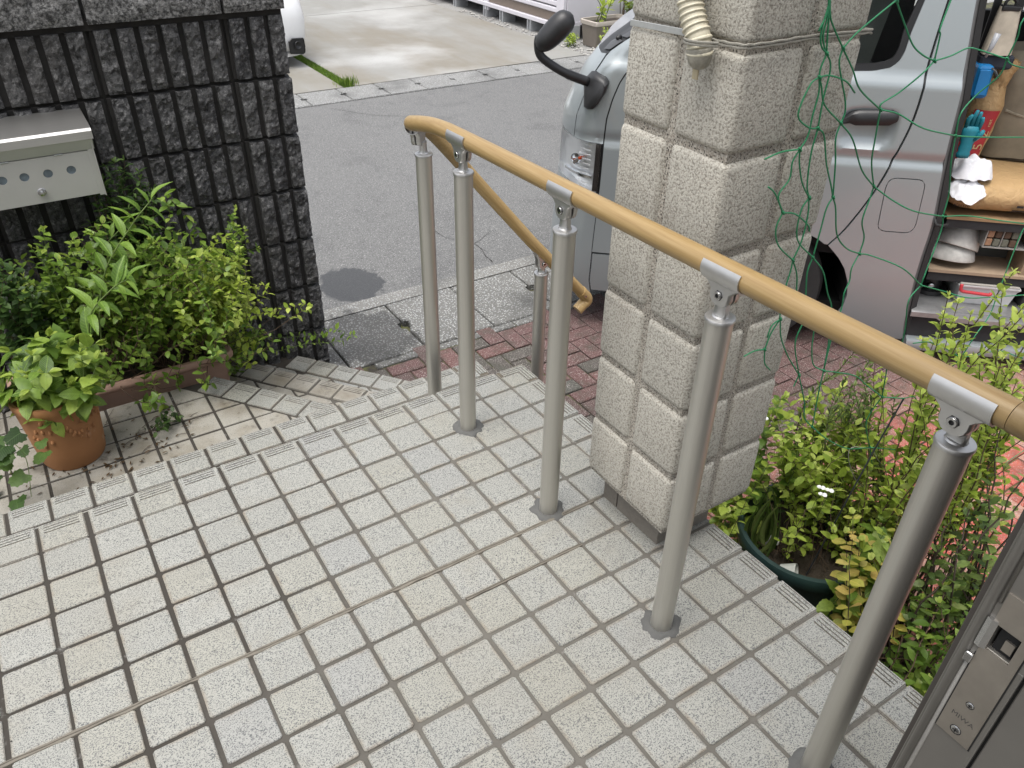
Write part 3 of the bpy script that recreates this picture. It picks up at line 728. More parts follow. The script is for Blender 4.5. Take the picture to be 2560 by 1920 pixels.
# ================================================================ fixed door leaf, house front, porch roof
m = Mat('bronze_door', .42, .55); m.col(m.mix((.17, .16, .145), (.215, .205, .185), m.noise(30, 3))).bump(m.noise(700, 2), .06, .0003); DOOR = m.m
PLATE = plain('worn_steel', (.34, .31, .27), .42, .8, .3, 25)
door = Thing('entrance_door', 'grey brown metal door leaf with its steel lock plate facing the opening', 'door', (.3, -.91, 0))
DX = .14
V, F = box(DX, .56, -.958, -.8965, .0, 2.05, .0018)
# keep a hole for the latch: build the edge face in three stacked pieces
hz0, hz1, hy0, hy1 = .749, .7775, -.924, -.9055
L = [box(DX, .56, -.936, -.8965, .0, hz0, .0012), box(DX, .56, -.936, -.8965, hz1, 2.05, .0012), box(DX, .56, hy1, -.8965, hz0, hz1), box(DX, .56, -.936, hy0, hz0, hz1), box(DX + .03, .56, hy0, hy1, hz0, hz1)]
V, F = join(*L); door.part('leaf', V, F, DOOR)
V, F = box(DX + .002, .56, -.990, -.9385, .0, 2.05, .0015); door.part('inner_panel', V, F, DOOR)
V, F = box(DX + .006, .56, -.9385, -.936, .0, 2.05); door.part('seam', V, F, DARK)
V, F = tube([(DX + .001, -.8930, .0), (DX + .001, -.8930, 2.05)], .0042, 12); door.part('edge_bead', V, F, DOOR, smooth=True)
V, F = join(box(DX + .002, .56, -.8965, -.8868, .0, 2.05, .001), ); door.part('edge_lip', V, F, DOOR)
V, F = box(DX + .012, .56, -.8868, -.880, .0, 2.05, .001); door.part('gasket', V, F, plain('brown_gasket', (.06, .052, .045), .7))
V, F = tube([(DX + .0005, -.8985, .0), (DX + .0005, -.8985, .724)], .0022, 8); door.part('edge_rib', V, F, DOOR, smooth=True)
V, F = tube([(DX + .0005, -.8985, .797), (DX + .0005, -.8985, 2.05)], .0022, 8); door.part('edge_rib', V, F, DOOR, smooth=True)
# steel strike plate round the latch opening
py0, py1, pz0, pz1 = -.9308, -.9015, .6398, .8105; t0, t1 = DX - .0014, DX + .0004
g = .0007
V, F = join(box(t0, t1, py0, py1, pz0, hz0), box(t0, t1, py0, py1, hz1, pz1), box(t0, t1, hy1, py1, hz0, hz1), box(t0, t1, py0, hy0, hz0, hz1)); pl = door.part('lock_plate', V, F, PLATE)
V, F = join(box(DX - .0004, DX + .0003, py0 - .0012, py1 + .0012, pz0 - .0014, pz0), box(DX - .0004, DX + .0003, py1, py1 + .0012, pz0, hz0 - .01), box(DX - .0004, DX + .0003, py0 - .0012, py0, pz0, pz1)); door.part('plate_gap', V, F, DARK)
V, F = join(box(DX + .004, DX + .026, -.9222, -.9075, .7500, .7768)); V2, F2 = join(box(DX + .002, DX + .012, -.9215, -.914, .7545, .766)); door.part('latch_pocket', V, F, MT['black'], pl); door.part('latch', V2, F2, PLATE, pl)
R = [[(DX - .0014, hy1 + .0002, z), (DX - .0035, hy1 + .0045, z), (DX - .0025, hy1 + .0085, z), (DX - .0005, hy1 + .0090, z), (DX + .001, hy1 + .004, z)] for z in (.7478, .7560, .7700, .7800)]
V, F = loft(R); door.part('latch_lip', V, F, STEEL, pl, smooth=True, auto=30)
V, F = box(DX - .0045, DX + .002, -.9015, -.8955, .7265, .737, .001); door.part('guide_block', V, F, STEEL, pl)
for y, z, r in ((-.9163, .6507, .0042), (-.9165, .6857, .0031)):
    V, F = lathe2(np.array((DX - .0013, y, z)), (-1, 0, 0), [(.0, .0007), (r * .7, .0008), (r, .0003), (r * 1.05, 0)], 16); sc = door.part('screw', V, F, STEEL, pl, smooth=True)
    V, F = lathe2(np.array((DX - .00135, y, z)), (-1, 0, 0), [(r * 1.02, .0), (r * 1.02, .0003), (r * 1.16, .0003), (r * 1.16, 0)], 16); V2, F2 = join(box(DX - .0024, DX - .0019, y - r * .6, y + r * .6, z - r * .13, z + r * .13), box(DX - .0024, DX - .0019, y - r * .13, y + r * .13, z - r * .6, z + r * .6))
    V, F = join((V, F), (V2, F2)); door.part('screw_slot', V, F, DARK, pl)
V, F = text_mesh('MIWA', .0072); V = np.array([(DX - .0016, -.9168 - a, .6668 + b) for a, b, c in V]); door.part('maker_mark', V, F, plain('etched', (.07, .065, .06), .6), pl)
house = Thing('house', 'plain plastered house front behind the porch and the door', 'house', (1.5, -1.2, GZ))
HW = plain('house_render', (.34, .32, .29), .9, sc=20)
V, F = join(box(.62, .80, -1.25, -1.0, GZ, 2.35), box(-4, -1.05, -1.25, -1.0, GZ, 2.35), box(-1.05, .62, -1.25, -1.0, 2.1, 2.35)); house.part('front_wall', V, F, HW)
V, F = box(.56, .62, -1.0, -.86, 0, 2.1); house.part('door_jamb', V, F, DOOR)

# ================================================================ mailbox on the dark wall
m = Mat('brushed_steel', .34, .9); m.col(m.mix((.42, .415, .40), (.52, .515, .50), m.noise(1, 3, .6, m.scl(m.pos(), (6, 300, 300))))).bump(m.noise(1, 2, .5, m.scl(m.pos(), (10, 800, 800))), .06, .0004); SS = m.m
m = Mat('dull_steel', .48, .35); m.col(m.mix((.40, .395, .37), (.47, .465, .44), m.noise(9, 4, .6))).bump(m.noise(600, 2), .05, .0003); SSD = m.m
mb = Thing('mailbox', 'brushed steel letterbox with four round windows fixed to the dark block wall', 'mailbox', (-.4, 1.68, .34))
x0, x1, yf, yb, zb_, zt_ = -.600, -.197, 1.600, 1.757, .343, .495
V, F = join(box(x0, x1, yf + .004, yb, zb_, zt_, .002)); mb.part('body', V, F, SSD)
# front flap with four round holes
def plate_holes(xa, xb, za, zbb, holes, r, yfront, th):
    """flat plate in x,z with circular holes: square cells round each hole stitched to circles"""
    L = []; s = r * 1.3; n = 24; zc_ = holes[0][1]
    xs = sorted(h[0] for h in holes); edges = [xa] + [v for h in xs for v in (h - s, h + s)] + [xb]
    for a, b in zip(edges[::2], edges[1::2]): L.append(box(a, b, yfront, yfront + th, zc_ - s, zc_ + s))
    L.append(box(xa, xb, yfront, yfront + th, zc_ + s, zbb)); L.append(box(xa, xb, yfront, yfront + th, za, zc_ - s))
    for hx, hz in holes:
        V = []; F = []
        for k in range(n):
            a = 2 * math.pi * k / n; c, sn = math.cos(a), math.sin(a); q = s / max(abs(c), abs(sn))
            for y in (yfront, yfront + th): V += [(hx + r * c, y, hz + r * sn), (hx + q * c, y, hz + q * sn)]
        for k in range(n):
            i, j = 4 * k, 4 * ((k + 1) % n); F += [(i, i + 1, j + 1, j), (i, j, j + 2, i + 2), (i + 2, j + 2, j + 3, i + 3)]
        L.append((V, F))
    return join(*L)
wins = [(-.448, .4245), (-.391, .4275), (-.329, .4300), (-.2665, .4310)]; wz = .4285
V, F = plate_holes(x0 + .004, -.2085, zb_ + .002, .478, [(a, wz) for a, b in wins] + [(-.510, wz)], .0128, yf - .0015, .004); fl = mb.part('front_flap', V, F, SSD)
glass_m = plain('window_plastic', (.10, .13, .15), .15, 0, .9, 45)
for a, b in wins + [(-.51, 0)]:
    V, F = lathe2(np.array((a, yf + .0022, wz)), (0, -1, 0), [(0, 0), (.0135, 0)], 20); mb.part('window', V, F, glass_m, fl)
V, F = lathe2(np.array((-.360, yf - .0015, .378)), (0, -1, 0), [(.0115, 0), (.012, .001), (.0105, .002), (.010, .009), (.0085, .0125), (.004, .014), (0, .0142)], 24); mb.part('knob', V, F, STEEL, fl, smooth=True, auto=40)
for a in (-.288, -.428): V, F = tube([(a - .012, yf - .003, .4785), (a + .012, yf - .003, .4785)], .0018, 8); mb.part('hinge', V, F, STEEL)
# hood: gently sloping lid with a rolled front lip and side flange
prof = [(1.760, .5605), (1.600, .5480), (1.588, .5450), (1.582, .5380), (1.5815, .5150), (1.5845, .5150), (1.5855, .535), (1.592, .5415), (1.760, .5560)]
R = [[(x, y, z - .012 * 0) for y, z in prof] for x in (x0 - .006, x1 + .012)]
V, F = loft(R); mb.part('hood', V, F, SS, smooth=True, auto=30)
R = [[(x, y, z) for y, z in [(1.5835, .5150), (1.5850, .5150), (1.5985, .4820), (1.5965, .4815)]] for x in (x0 - .004, x1 + .008)]
V, F = loft(R); mb.part('hood_lip', V, F, SSD)
V, F = box(x1 + .002, x1 + .0045, 1.588, 1.757, .340, .5440); mb.part('side_panel', V, F, SSD)
V, F = box(x1 - .012, x1 + .002, 1.5965, 1.600, .340, .500, .0008); mb.part('side_flange', V, F, SSD)

# ================================================================ green climbing net with stake and twine
NET=[[[0.627,-0.247,1.101],[0.632,-0.247,1.085],[0.629,-0.247,1.051],[0.635,-0.247,1.03],[0.652,-0.247,1.016]],[[0.627,-0.247,1.101],[0.637,-0.247,1.073],[0.643,-0.247,1.048],[0.652,-0.247,1.016]],[[0.628,-0.247,1.101],[0.64,-0.247,1.07],[0.653,-0.247,1.053],[0.687,-0.247,1.02]],[[0.626,-0.247,1.101],[0.634,-0.247,1.077],[0.623,-0.247,1.049]],[[0.626,-0.247,1.101],[0.635,-0.247,1.069],[0.635,-0.247,1.042],[0.648,-0.247,1.02],[0.652,-0.247,1.016]],[[0.687,-0.247,1.02],[0.714,-0.247,1.041],[0.784,-0.246,1.076],[0.789,-0.245,1.077]],[[0.652,-0.247,1.016],[0.646,-0.247,0.995],[0.648,-0.247,0.983]],[[0.652,-0.247,1.016],[0.665,-0.247,1.003],[0.67,-0.247,0.985],[0.669,-0.247,0.949],[0.673,-0.247,0.904]],[[0.687,-0.247,1.02],[0.686,-0.247,1.001],[0.703,-0.247,0.972],[0.722,-0.247,0.943],[0.731,-0.247,0.92],[0.727,-0.247,0.904]],[[0.687,-0.247,1.02],[0.723,-0.247,0.986],[0.755,-0.247,0.952],[0.833,-0.24,0.909]],[[0.648,-0.247,0.983],[0.671,-0.247,0.983],[0.715,-0.247,0.969],[0.743,-0.247,0.949]],[[0.648,-0.247,0.983],[0.632,-0.247,0.976],[0.619,-0.247,0.945],[0.622,-0.247,0.926],[0.652,-0.247,0.908],[0.673,-0.247,0.904]],[[0.648,-0.247,0.983],[0.655,-0.247,0.96],[0.653,-0.247,0.926],[0.653,-0.247,0.896],[0.641,-0.247,0.876]],[[0.648,-0.247,0.983],[0.658,-0.247,0.969],[0.676,-0.247,0.939],[0.727,-0.247,0.904]],[[0.673,-0.247,0.904],[0.671,-0.247,0.863],[0.68,-0.247,0.811],[0.693,-0.247,0.787]],[[0.673,-0.247,0.904],[0.693,-0.247,0.889],[0.716,-0.247,0.841],[0.743,-0.247,0.799],[0.757,-0.247,0.775]],[[0.727,-0.247,0.904],[0.724,-0.247,0.88],[0.739,-0.247,0.839],[0.757,-0.247,0.775]],[[0.727,-0.247,0.904],[0.769,-0.247,0.872],[0.826,-0.241,0.809],[0.887,-0.234,0.765]],[[0.641,-0.247,0.876],[0.599,-0.247,0.879],[0.563,-0.247,0.874]],[[0.641,-0.247,0.876],[0.63,-0.247,0.858],[0.632,-0.247,0.83],[0.614,-0.247,0.806],[0.634,-0.247,0.773]],[[0.641,-0.247,0.876],[0.648,-0.247,0.852],[0.667,-0.247,0.816],[0.693,-0.247,0.787]],[[0.634,-0.247,0.773],[0.606,-0.247,0.81],[0.585,-0.247,0.826]],[[0.634,-0.247,0.773],[0.668,-0.247,0.763],[0.708,-0.247,0.735],[0.716,-0.247,0.722]],[[0.634,-0.247,0.773],[0.626,-0.247,0.747],[0.642,-0.247,0.713],[0.69,-0.247,0.674]],[[0.693,-0.247,0.787],[0.68,-0.247,0.766],[0.688,-0.247,0.714],[0.744,-0.247,0.666]],[[0.693,-0.247,0.787],[0.701,-0.247,0.753],[0.701,-0.247,0.708],[0.69,-0.247,0.674]],[[0.757,-0.247,0.775],[0.747,-0.247,0.757],[0.746,-0.247,0.715],[0.744,-0.247,0.666]],[[0.757,-0.247,0.775],[0.771,-0.248,0.753],[0.794,-0.249,0.699],[0.838,-0.246,0.661],[0.902,-0.235,0.63]],[[0.887,-0.234,0.765],[0.886,-0.234,0.745],[0.877,-0.237,0.703],[0.905,-0.233,0.662],[0.902,-0.235,0.63]],[[0.887,-0.234,0.765],[0.941,-0.245,0.732],[0.989,-0.265,0.708],[1.148,-0.238,0.654]],[[0.833,-0.24,0.909],[0.843,-0.239,0.859],[0.855,-0.237,0.816],[0.887,-0.234,0.765]],[[0.833,-0.24,0.909],[0.878,-0.247,0.897],[0.933,-0.265,0.87],[1.103,-0.233,0.822]],[[0.833,-0.24,0.909],[0.832,-0.24,0.919],[0.862,-0.246,0.934],[0.882,-0.264,0.965],[0.907,-0.263,0.982]],[[0.789,-0.245,1.077],[0.822,-0.247,1.043],[0.85,-0.254,1.01],[0.872,-0.263,0.994],[0.907,-0.263,0.982]],[[0.789,-0.245,1.077],[0.783,-0.246,1.099]],[[0.907,-0.263,0.982],[0.903,-0.262,1.021],[0.899,-0.261,1.032],[0.922,-0.252,1.082]],[[0.907,-0.263,0.982],[0.977,-0.248,0.98],[1.045,-0.233,0.982],[1.092,-0.229,0.974],[1.137,-0.259,0.96]],[[1.137,-0.259,0.96],[1.136,-0.264,0.997],[1.13,-0.265,1.02],[1.149,-0.264,1.043]],[[1.137,-0.259,0.96],[1.155,-0.264,0.949],[1.295,-0.243,0.919]],[[1.137,-0.259,0.96],[1.143,-0.253,0.93],[1.131,-0.23,0.891],[1.097,-0.232,0.863],[1.103,-0.233,0.822]],[[1.103,-0.233,0.822],[1.184,-0.244,0.81],[1.43,-0.23,0.768]],[[1.103,-0.233,0.822],[1.114,-0.236,0.768],[1.148,-0.234,0.702],[1.148,-0.238,0.654]],[[1.148,-0.238,0.654],[1.248,-0.238,0.634],[1.337,-0.26,0.613],[1.562,-0.246,0.547]],[[1.148,-0.238,0.654],[1.158,-0.239,0.62],[1.117,-0.258,0.516]],[[1.555,-0.241,0.559],[1.543,-0.23,0.542],[1.534,-0.23,0.509],[1.512,-0.243,0.372]],[[0.902,-0.235,0.63],[0.881,-0.241,0.607],[0.883,-0.243,0.581],[0.869,-0.248,0.561],[0.872,-0.25,0.527],[0.855,-0.257,0.486],[0.855,-0.261,0.394]],[[0.902,-0.235,0.63],[0.953,-0.229,0.611],[1.02,-0.261,0.581],[1.117,-0.258,0.516]],[[1.117,-0.258,0.516],[1.284,-0.229,0.442],[1.344,-0.256,0.422],[1.512,-0.243,0.372]],[[1.512,-0.243,0.372],[1.642,-0.249,0.344],[1.67,-0.265,0.35]],[[1.512,-0.243,0.372],[1.499,-0.25,0.328],[1.435,-0.264,0.298],[1.42,-0.259,0.235]],[[1.117,-0.258,0.516],[1.077,-0.265,0.493],[1.1,-0.265,0.426],[1.116,-0.264,0.362]],[[1.42,-0.259,0.235],[1.38,-0.231,0.262],[1.28,-0.238,0.314],[1.165,-0.261,0.36]],[[1.42,-0.259,0.235],[1.603,-0.239,0.18],[1.697,-0.23,0.149],[1.751,-0.265,0.128]],[[1.42,-0.259,0.235],[1.424,-0.244,0.195]],[[1.751,-0.265,0.128],[1.771,-0.259,0.205]],[[1.751,-0.265,0.128],[1.761,-0.263,0.07],[1.772,-0.248,0.009],[1.791,-0.24,-0.047]],[[0.69,-0.247,0.674],[0.691,-0.247,0.652],[0.688,-0.247,0.622],[0.691,-0.247,0.567],[0.695,-0.247,0.555]],[[0.69,-0.247,0.674],[0.711,-0.247,0.641],[0.723,-0.247,0.6]],[[0.744,-0.247,0.666],[0.739,-0.247,0.64],[0.749,-0.247,0.599],[0.766,-0.247,0.536],[0.758,-0.247,0.483],[0.798,-0.247,0.395]],[[0.744,-0.247,0.666],[0.781,-0.25,0.63],[0.808,-0.253,0.58],[0.83,-0.255,0.544],[0.846,-0.258,0.475],[0.855,-0.261,0.394]],[[0.695,-0.247,0.555],[0.675,-0.247,0.546],[0.67,-0.247,0.523]],[[0.695,-0.247,0.555],[0.678,-0.247,0.529],[0.671,-0.247,0.497]],[[0.671,-0.247,0.497],[0.643,-0.247,0.503],[0.616,-0.247,0.5]],[[0.671,-0.247,0.497],[0.681,-0.247,0.463],[0.702,-0.247,0.44]],[[0.695,-0.247,0.555],[0.71,-0.247,0.512],[0.744,-0.247,0.46],[0.798,-0.247,0.395]],[[0.798,-0.247,0.395],[0.793,-0.245,0.368]],[[0.798,-0.247,0.395],[0.839,-0.249,0.313],[0.856,-0.248,0.266],[0.88,-0.257,0.237]],[[0.855,-0.261,0.394],[0.826,-0.254,0.414],[0.808,-0.252,0.459],[0.797,-0.252,0.508],[0.778,-0.249,0.556]],[[0.855,-0.261,0.394],[0.86,-0.261,0.337],[0.88,-0.257,0.237]],[[0.855,-0.261,0.394],[1.017,-0.235,0.31],[1.091,-0.229,0.254],[1.145,-0.245,0.211]],[[1.145,-0.245,0.211],[1.112,-0.25,0.306],[1.099,-0.251,0.344]],[[1.145,-0.245,0.211],[1.199,-0.265,0.199],[1.276,-0.253,0.167],[1.343,-0.242,0.109],[1.448,-0.229,0.03]],[[1.145,-0.245,0.211],[1.145,-0.232,0.16],[1.148,-0.229,0.115],[1.197,-0.232,0.027]],[[0.88,-0.257,0.237],[0.941,-0.265,0.182],[1.079,-0.242,0.081],[1.197,-0.232,0.027]],[[1.197,-0.232,0.027],[1.271,-0.265,0.009],[1.344,-0.257,-0.054],[1.449,-0.241,-0.152]],[[1.448,-0.229,0.03],[1.386,-0.241,0.016],[1.37,-0.248,-0.02],[1.449,-0.241,-0.152]],[[1.448,-0.229,0.03],[1.454,-0.233,0.086],[1.443,-0.237,0.132]],[[1.448,-0.229,0.03],[1.495,-0.235,-0.008],[1.514,-0.255,-0.016],[1.547,-0.265,-0.007]],[[1.449,-0.241,-0.152],[1.591,-0.233,-0.264]],[[1.197,-0.232,0.027],[1.235,-0.236,-0.048]],[[1.882,-0.229,-0.38],[1.928,-0.261,-0.366],[2.205,-0.232,-0.417],[2.192,-0.261,-0.357]],[[1.882,-0.229,-0.38],[1.82,-0.232,-0.27],[1.736,-0.236,-0.123]],[[1.882,-0.229,-0.38],[1.904,-0.23,-0.439],[1.778,-0.251,-0.396]],[[1.882,-0.229,-0.38],[1.735,-0.252,-0.295]]]
KNOTS=[[0.652,-0.247,1.016],[0.687,-0.247,1.02],[0.789,-0.245,1.077],[0.648,-0.247,0.983],[0.673,-0.247,0.904],[0.727,-0.247,0.904],[0.833,-0.24,0.909],[0.641,-0.247,0.876],[0.634,-0.247,0.773],[0.693,-0.247,0.787],[0.757,-0.247,0.775],[0.887,-0.234,0.765],[0.902,-0.235,0.63],[1.148,-0.238,0.654],[1.103,-0.233,0.822],[0.907,-0.263,0.982],[1.137,-0.259,0.96],[0.855,-0.261,0.394],[1.117,-0.258,0.516],[1.512,-0.243,0.372],[1.42,-0.259,0.235],[1.751,-0.265,0.128],[0.798,-0.247,0.395],[0.88,-0.257,0.237],[1.145,-0.245,0.211],[1.448,-0.229,0.03],[1.197,-0.232,0.027],[1.449,-0.241,-0.152],[1.882,-0.229,-0.38],[0.69,-0.247,0.674],[0.744,-0.247,0.666],[0.695,-0.247,0.555],[0.671,-0.247,0.497]]
STAKE=[[1.207,-0.264,0.195],[1.154,-0.244,-0.13]]
STRINGS=[[[1.201,-0.233,0.021],[1.109,-0.236,0.068],[1.098,-0.241,0.042],[1.184,-0.232,-0.075],[1.264,-0.232,-0.146]],[[1.208,-0.235,0.018],[1.243,-0.249,-0.032],[1.317,-0.264,-0.085],[1.445,-0.241,-0.144]]]

gm = Mat('green_twine', .6); gm.col(gm.mix((.008, .12, .045), (.03, .28, .12), gm.noise(600, 2))); GREEN = gm.m
net = Thing('garden_net', 'loose green knotted climbing net hanging from the pillar over the garden plants', 'net', (.9, -.25, .3))
for s in NET:
    if len(s) < 2: continue
    P = smooth_path(s, 5) if len(s) > 2 else smooth_path([s[0], [(a + b) / 2 + (.004 if i == 2 else .001) * random.uniform(-1, 1) for i, (a, b) in enumerate(zip(*s))], s[1]], 5)
    V, F = tube(P, .0014, 5); net.part('cord', V, F, GREEN, smooth=True)
for k in KNOTS:
    Q = [(k[0] + .0024 * math.cos(t * 2.1) * (1 + .2 * math.sin(3 * t)), k[1] - .0006 + .0016 * math.sin(t * 1.3), k[2] + .0028 * math.sin(t * 1.7)) for t in np.linspace(0, 6.5, 16)]
    V, F = tube(Q, .0015, 5); net.part('knot', V, F, GREEN, smooth=True)
bund = smooth_path([(.627, -.247, 1.10), (.630, -.249, 1.25), (.632, -.25, 1.5), (.63, -.245, 1.7)], 4); V, F = join(*[tube([(p[0] + .002 * math.cos(k * 2.1 + i), p[1] + .001 * k, p[2]) for i, p in enumerate(bund)], .00115, 5) for k in range(5)]); net.part('gathered_cords', V, F, GREEN)
a, b = np.array(STAKE[0]), np.array(STAKE[1]); d = (b - a) / np.linalg.norm(b - a)
V, F = tube([a, (a + b) / 2 + np.array((.002, .003, 0)), b + d * .35], .0021, 7); solo('garden_stake', V, F, plain('grey_wire', (.06, .065, .075), .5, .5), 'thin dark grey metal stake leaning among the plants, green net tied to it', 'stake')
V, F = join(*[tube(smooth_path(s, 6), .0010, 5) for s in STRINGS]); solo('twine', V, F, plain('jute', (.30, .29, .25), .9), 'pale frayed twine looped around the leaning stake', 'twine')

# ================================================================ silver van, parked nose to the street
VR = Matrix.Rotation(math.radians(-42), 4, 'Z')
VL = (1.472, 1.635, GZ)
van = Thing('delivery_van', 'silver work van with its side door open and cargo inside, beside the stucco pillar', 'van', VL, VR.to_3x3())
def VW(s, w_, h): return np.array(van.M @ Vector((s, w_, h)))
m = Mat('silver_paint', .33, .40); m.b.inputs['Coat Weight'].default_value = .8; m.b.inputs['Coat Roughness'].default_value = .06
m.col(m.mix((.300, .330, .338), (.325, .355, .363), m.noise(900, 1))); SILVER = m.m
BLACKP = plain('black_plastic', (.016, .016, .017), .45, var=.2, sc=60, bump=.1)
RUBBER = plain('rubber', (.02, .02, .02), .75, var=.3, sc=40, bump=.15); TRIM = plain('black_trim', (.012, .012, .013), .4)
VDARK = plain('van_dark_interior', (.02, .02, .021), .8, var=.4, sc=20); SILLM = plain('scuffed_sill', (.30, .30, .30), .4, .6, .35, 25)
g_ = Mat('window_glass', .03, 0, (.6, .65, .63)); g_.b.inputs['Transmission Weight'].default_value = 1.0; g_.b.inputs['IOR'].default_value = 1.12; GLASS = g_.m
g_ = Mat('lamp_lens', .02, 0, (.97, .98, .98)); g_.b.inputs['Transmission Weight'].default_value = 1.0; g_.b.inputs['IOR'].default_value = 1.25; LENS = g_.m
CHROME = plain('chrome', (.75, .76, .77), .12, 1.0, .05)
def lerp_tab(x, T):
    if x <= T[0][0]: return T[0][1]
    for (a, b), (c, d) in zip(T, T[1:]):
        if x <= c: return b + (d - b) * (x - a) / (c - a)
    return T[-1][1]
FT = [(.15, .050), (.25, .020), (.45, .028), (.70, .045), (.90, .050), (.98, .057), (1.07, .092), (1.15, .132), (1.21, .177), (1.255, .225), (1.31, .300), (1.7, .62), (1.9, .80)]
FT2 = [(.15, .04), (.6, .035), (.72, .045), (.84, .065), (.95, .105), (1.04, .165), (1.104, .235), (1.153, .31), (1.216, .43), (1.3, .60), (1.9, 1.3)]
RC = .2
def sstep(a, b, x): t = max(0, min(1, (x - a) / (b - a))); return t * t * (3 - 2 * t)
def wprof(h, p=1.0):
    w_ = .03 * (max(0, .42 - h) / .3) ** 2
    w_ += .010 * sstep(.925, .893, h) - .012 * sstep(.893, .865, h)            # pressed body line
    w_ += -.004 + .022 * sstep(1.165, 1.215, h) + max(0, h - 1.21) * .13       # shoulder and tumblehome
    return w_
def S(p, h, off=0.):
    """body surface of the left side: p runs along the body from the nose, h is height; off moves outwards"""
    Fh = lerp_tab(h, FT); sh = (Fh - .045)
    fall = 1.0 if p < 0 else (1 - .45 * p / .25 if p < .25 else max(0, .55 * (1 - (p - .25) / .45)))
    w0 = wprof(h, p)
    if 1.13 < p < 1.36 and .93 < h < 1.10:                                     # scoop behind the door handle
        q = ((p - 1.245) / .105) ** 4 + ((h - 1.005) / .075) ** 4
        w0 += .026 * max(0, 1 - q)
    if p > .22: return (p + sh * fall, w0 - off, h)
    a = (.22 - p) / RC
    if a < 1.45:
        ph = a; return (.045 + RC * .875 - RC * .875 * math.sin(ph) + sh * fall - off * math.sin(ph), w0 + RC * (1 - math.cos(ph)) - off * math.cos(ph), h)
    ph = 1.45; ex = (a - 1.45) * RC
    F2 = lerp_tab(h, FT2) - lerp_tab(h, FT)
    return (.045 + RC * .875 - RC * .875 * math.sin(ph) + F2 * sstep(0, .40, ex) + sh * fall - off, w0 + RC * (1 - math.cos(ph)) + ex, h)
def inside(P, x, y):
    c = False; n = len(P); j = n - 1
    for i in range(n):
        if (P[i][1] > y) != (P[j][1] > y) and x < (P[j][0] - P[i][0]) * (y - P[i][1]) / (P[j][1] - P[i][1]) + P[i][0]: c = not c
        j = i
    return c
def nearest(P, x, y):
    best = None; n = len(P)
    for i in range(n):
        ax, ay = P[i]; bx, by = P[(i + 1) % n]; dx, dy = bx - ax, by - ay; l = dx * dx + dy * dy
        t = max(0, min(1, ((x - ax) * dx + (y - ay) * dy) / l)) if l > 0 else 0
        qx, qy = ax + t * dx, ay + t * dy; d = (qx - x) ** 2 + (qy - y) ** 2
        if best is None or d < best[0]: best = (d, qx, qy)
    return best
def panel(name, outline, mat, holes=(), step=.016, off=0., thick=.02, parent=None, surf=S, label=None):
    xs = [p[0] for p in outline]; ys = [p[1] for p in outline]; nx = max(2, int((max(xs) - min(xs)) / step) + 2); ny = max(2, int((max(ys) - min(ys)) / step) + 2)
    gx = [min(xs) - step / 2 + i * step for i in range(nx + 1)]; gy = [min(ys) - step / 2 + j * step for j in range(ny + 1)]
    rings = [outline] + list(holes); xa, ya = np.meshgrid(gx, gy)
    def ins_a(P):
        c = np.zeros(xa.shape, bool); n = len(P); j = n - 1
        for i in range(n):
            (x1, y1), (x2, y2) = P[i], P[j]
            if y1 != y2: c ^= ((y1 > ya) != (y2 > ya)) & (xa < (x2 - x1) * (ya - y1) / (y2 - y1) + x1)
            j = i
        return c
    ok = ins_a(outline)
    for h in holes: ok &= ~ins_a(h)
    ident = {}; V = []; F = []
    snap = {}
    def vid(i, j):
        if (i, j) in ident: return ident[(i, j)]
        x, y = gx[i], gy[j]
        near = min((nearest(R, x, y) for R in rings), key=lambda q: q[0])
        if not ok[j][i] or near[0] < (step * .5) ** 2: x, y = near[1], near[2]
        ident[(i, j)] = len(V); V.append((x, y)); return len(V) - 1
    for i in range(nx):
        for j in range(ny):
            n_in = sum((ok[j][i], ok[j][i + 1], ok[j + 1][i + 1], ok[j + 1][i]))
            if n_in >= 2: F.append((vid(i, j), vid(i + 1, j), vid(i + 1, j + 1), vid(i, j + 1)))
            elif n_in == 1:
                F.append((vid(i, j), vid(i + 1, j), vid(i + 1, j + 1), vid(i, j + 1)))
    # drop degenerate faces
    def ar(f): return abs(sum(V[f[k]][0] * V[f[(k + 1) % 4]][1] - V[f[(k + 1) % 4]][0] * V[f[k]][1] for k in range(4)))
    F = [f for f in F if ar(f) > step * step * .02]
    W = [surf(x, y, off) for x, y in V]
    if thick:
        cnt = {}
        for f in F:
            for k in range(4):
                a, b = f[k], f[(k + 1) % 4]; cnt.setdefault((min(a, b), max(a, b)), []).append((a, b))
        n0 = {}
        for e, L in cnt.items():
            if len(L) == 1:
                a, b = L[0]
                for v in (a, b):
                    if v not in n0: n0[v] = len(W); W.append(surf(V[v][0], V[v][1], off - thick))
                F.append((b, a, n0[a], n0[b]))
    return van.part(name, W, F, mat, parent, smooth=True, auto=38, local=True, label=label)
SH = [(1.455, 1.85), (1.430, 1.65), (1.415, 1.463), (1.404, 1.259), (1.402, 1.06), (1.377, .916), (1.337, .763), (1.270, .605), (1.214, .518)]
SH = [(float(p[0]), float(p[1])) for p in smooth_path([(x, y, 0) for x, y in SH], 4)]
WC = (.985, .270); WRX, WRY = .366, .318
def archpt(a): return (WC[0] + WRX * math.cos(math.radians(a)), WC[1] + WRY * math.sin(math.radians(a)))
arch = [archpt(a) for a in (52, 60, 70, 80, 90, 100, 110, 120, 130, 140)]
WIN = [(.56, 1.235), (1.12, 1.205), (1.222, 1.212), (1.275, 1.225), (1.300, 1.245), (1.312, 1.28), (1.318, 1.348), (1.338, 1.46), (1.375, 1.72), (.86, 1.74)]
EDGE_RAW = None
g = .0045
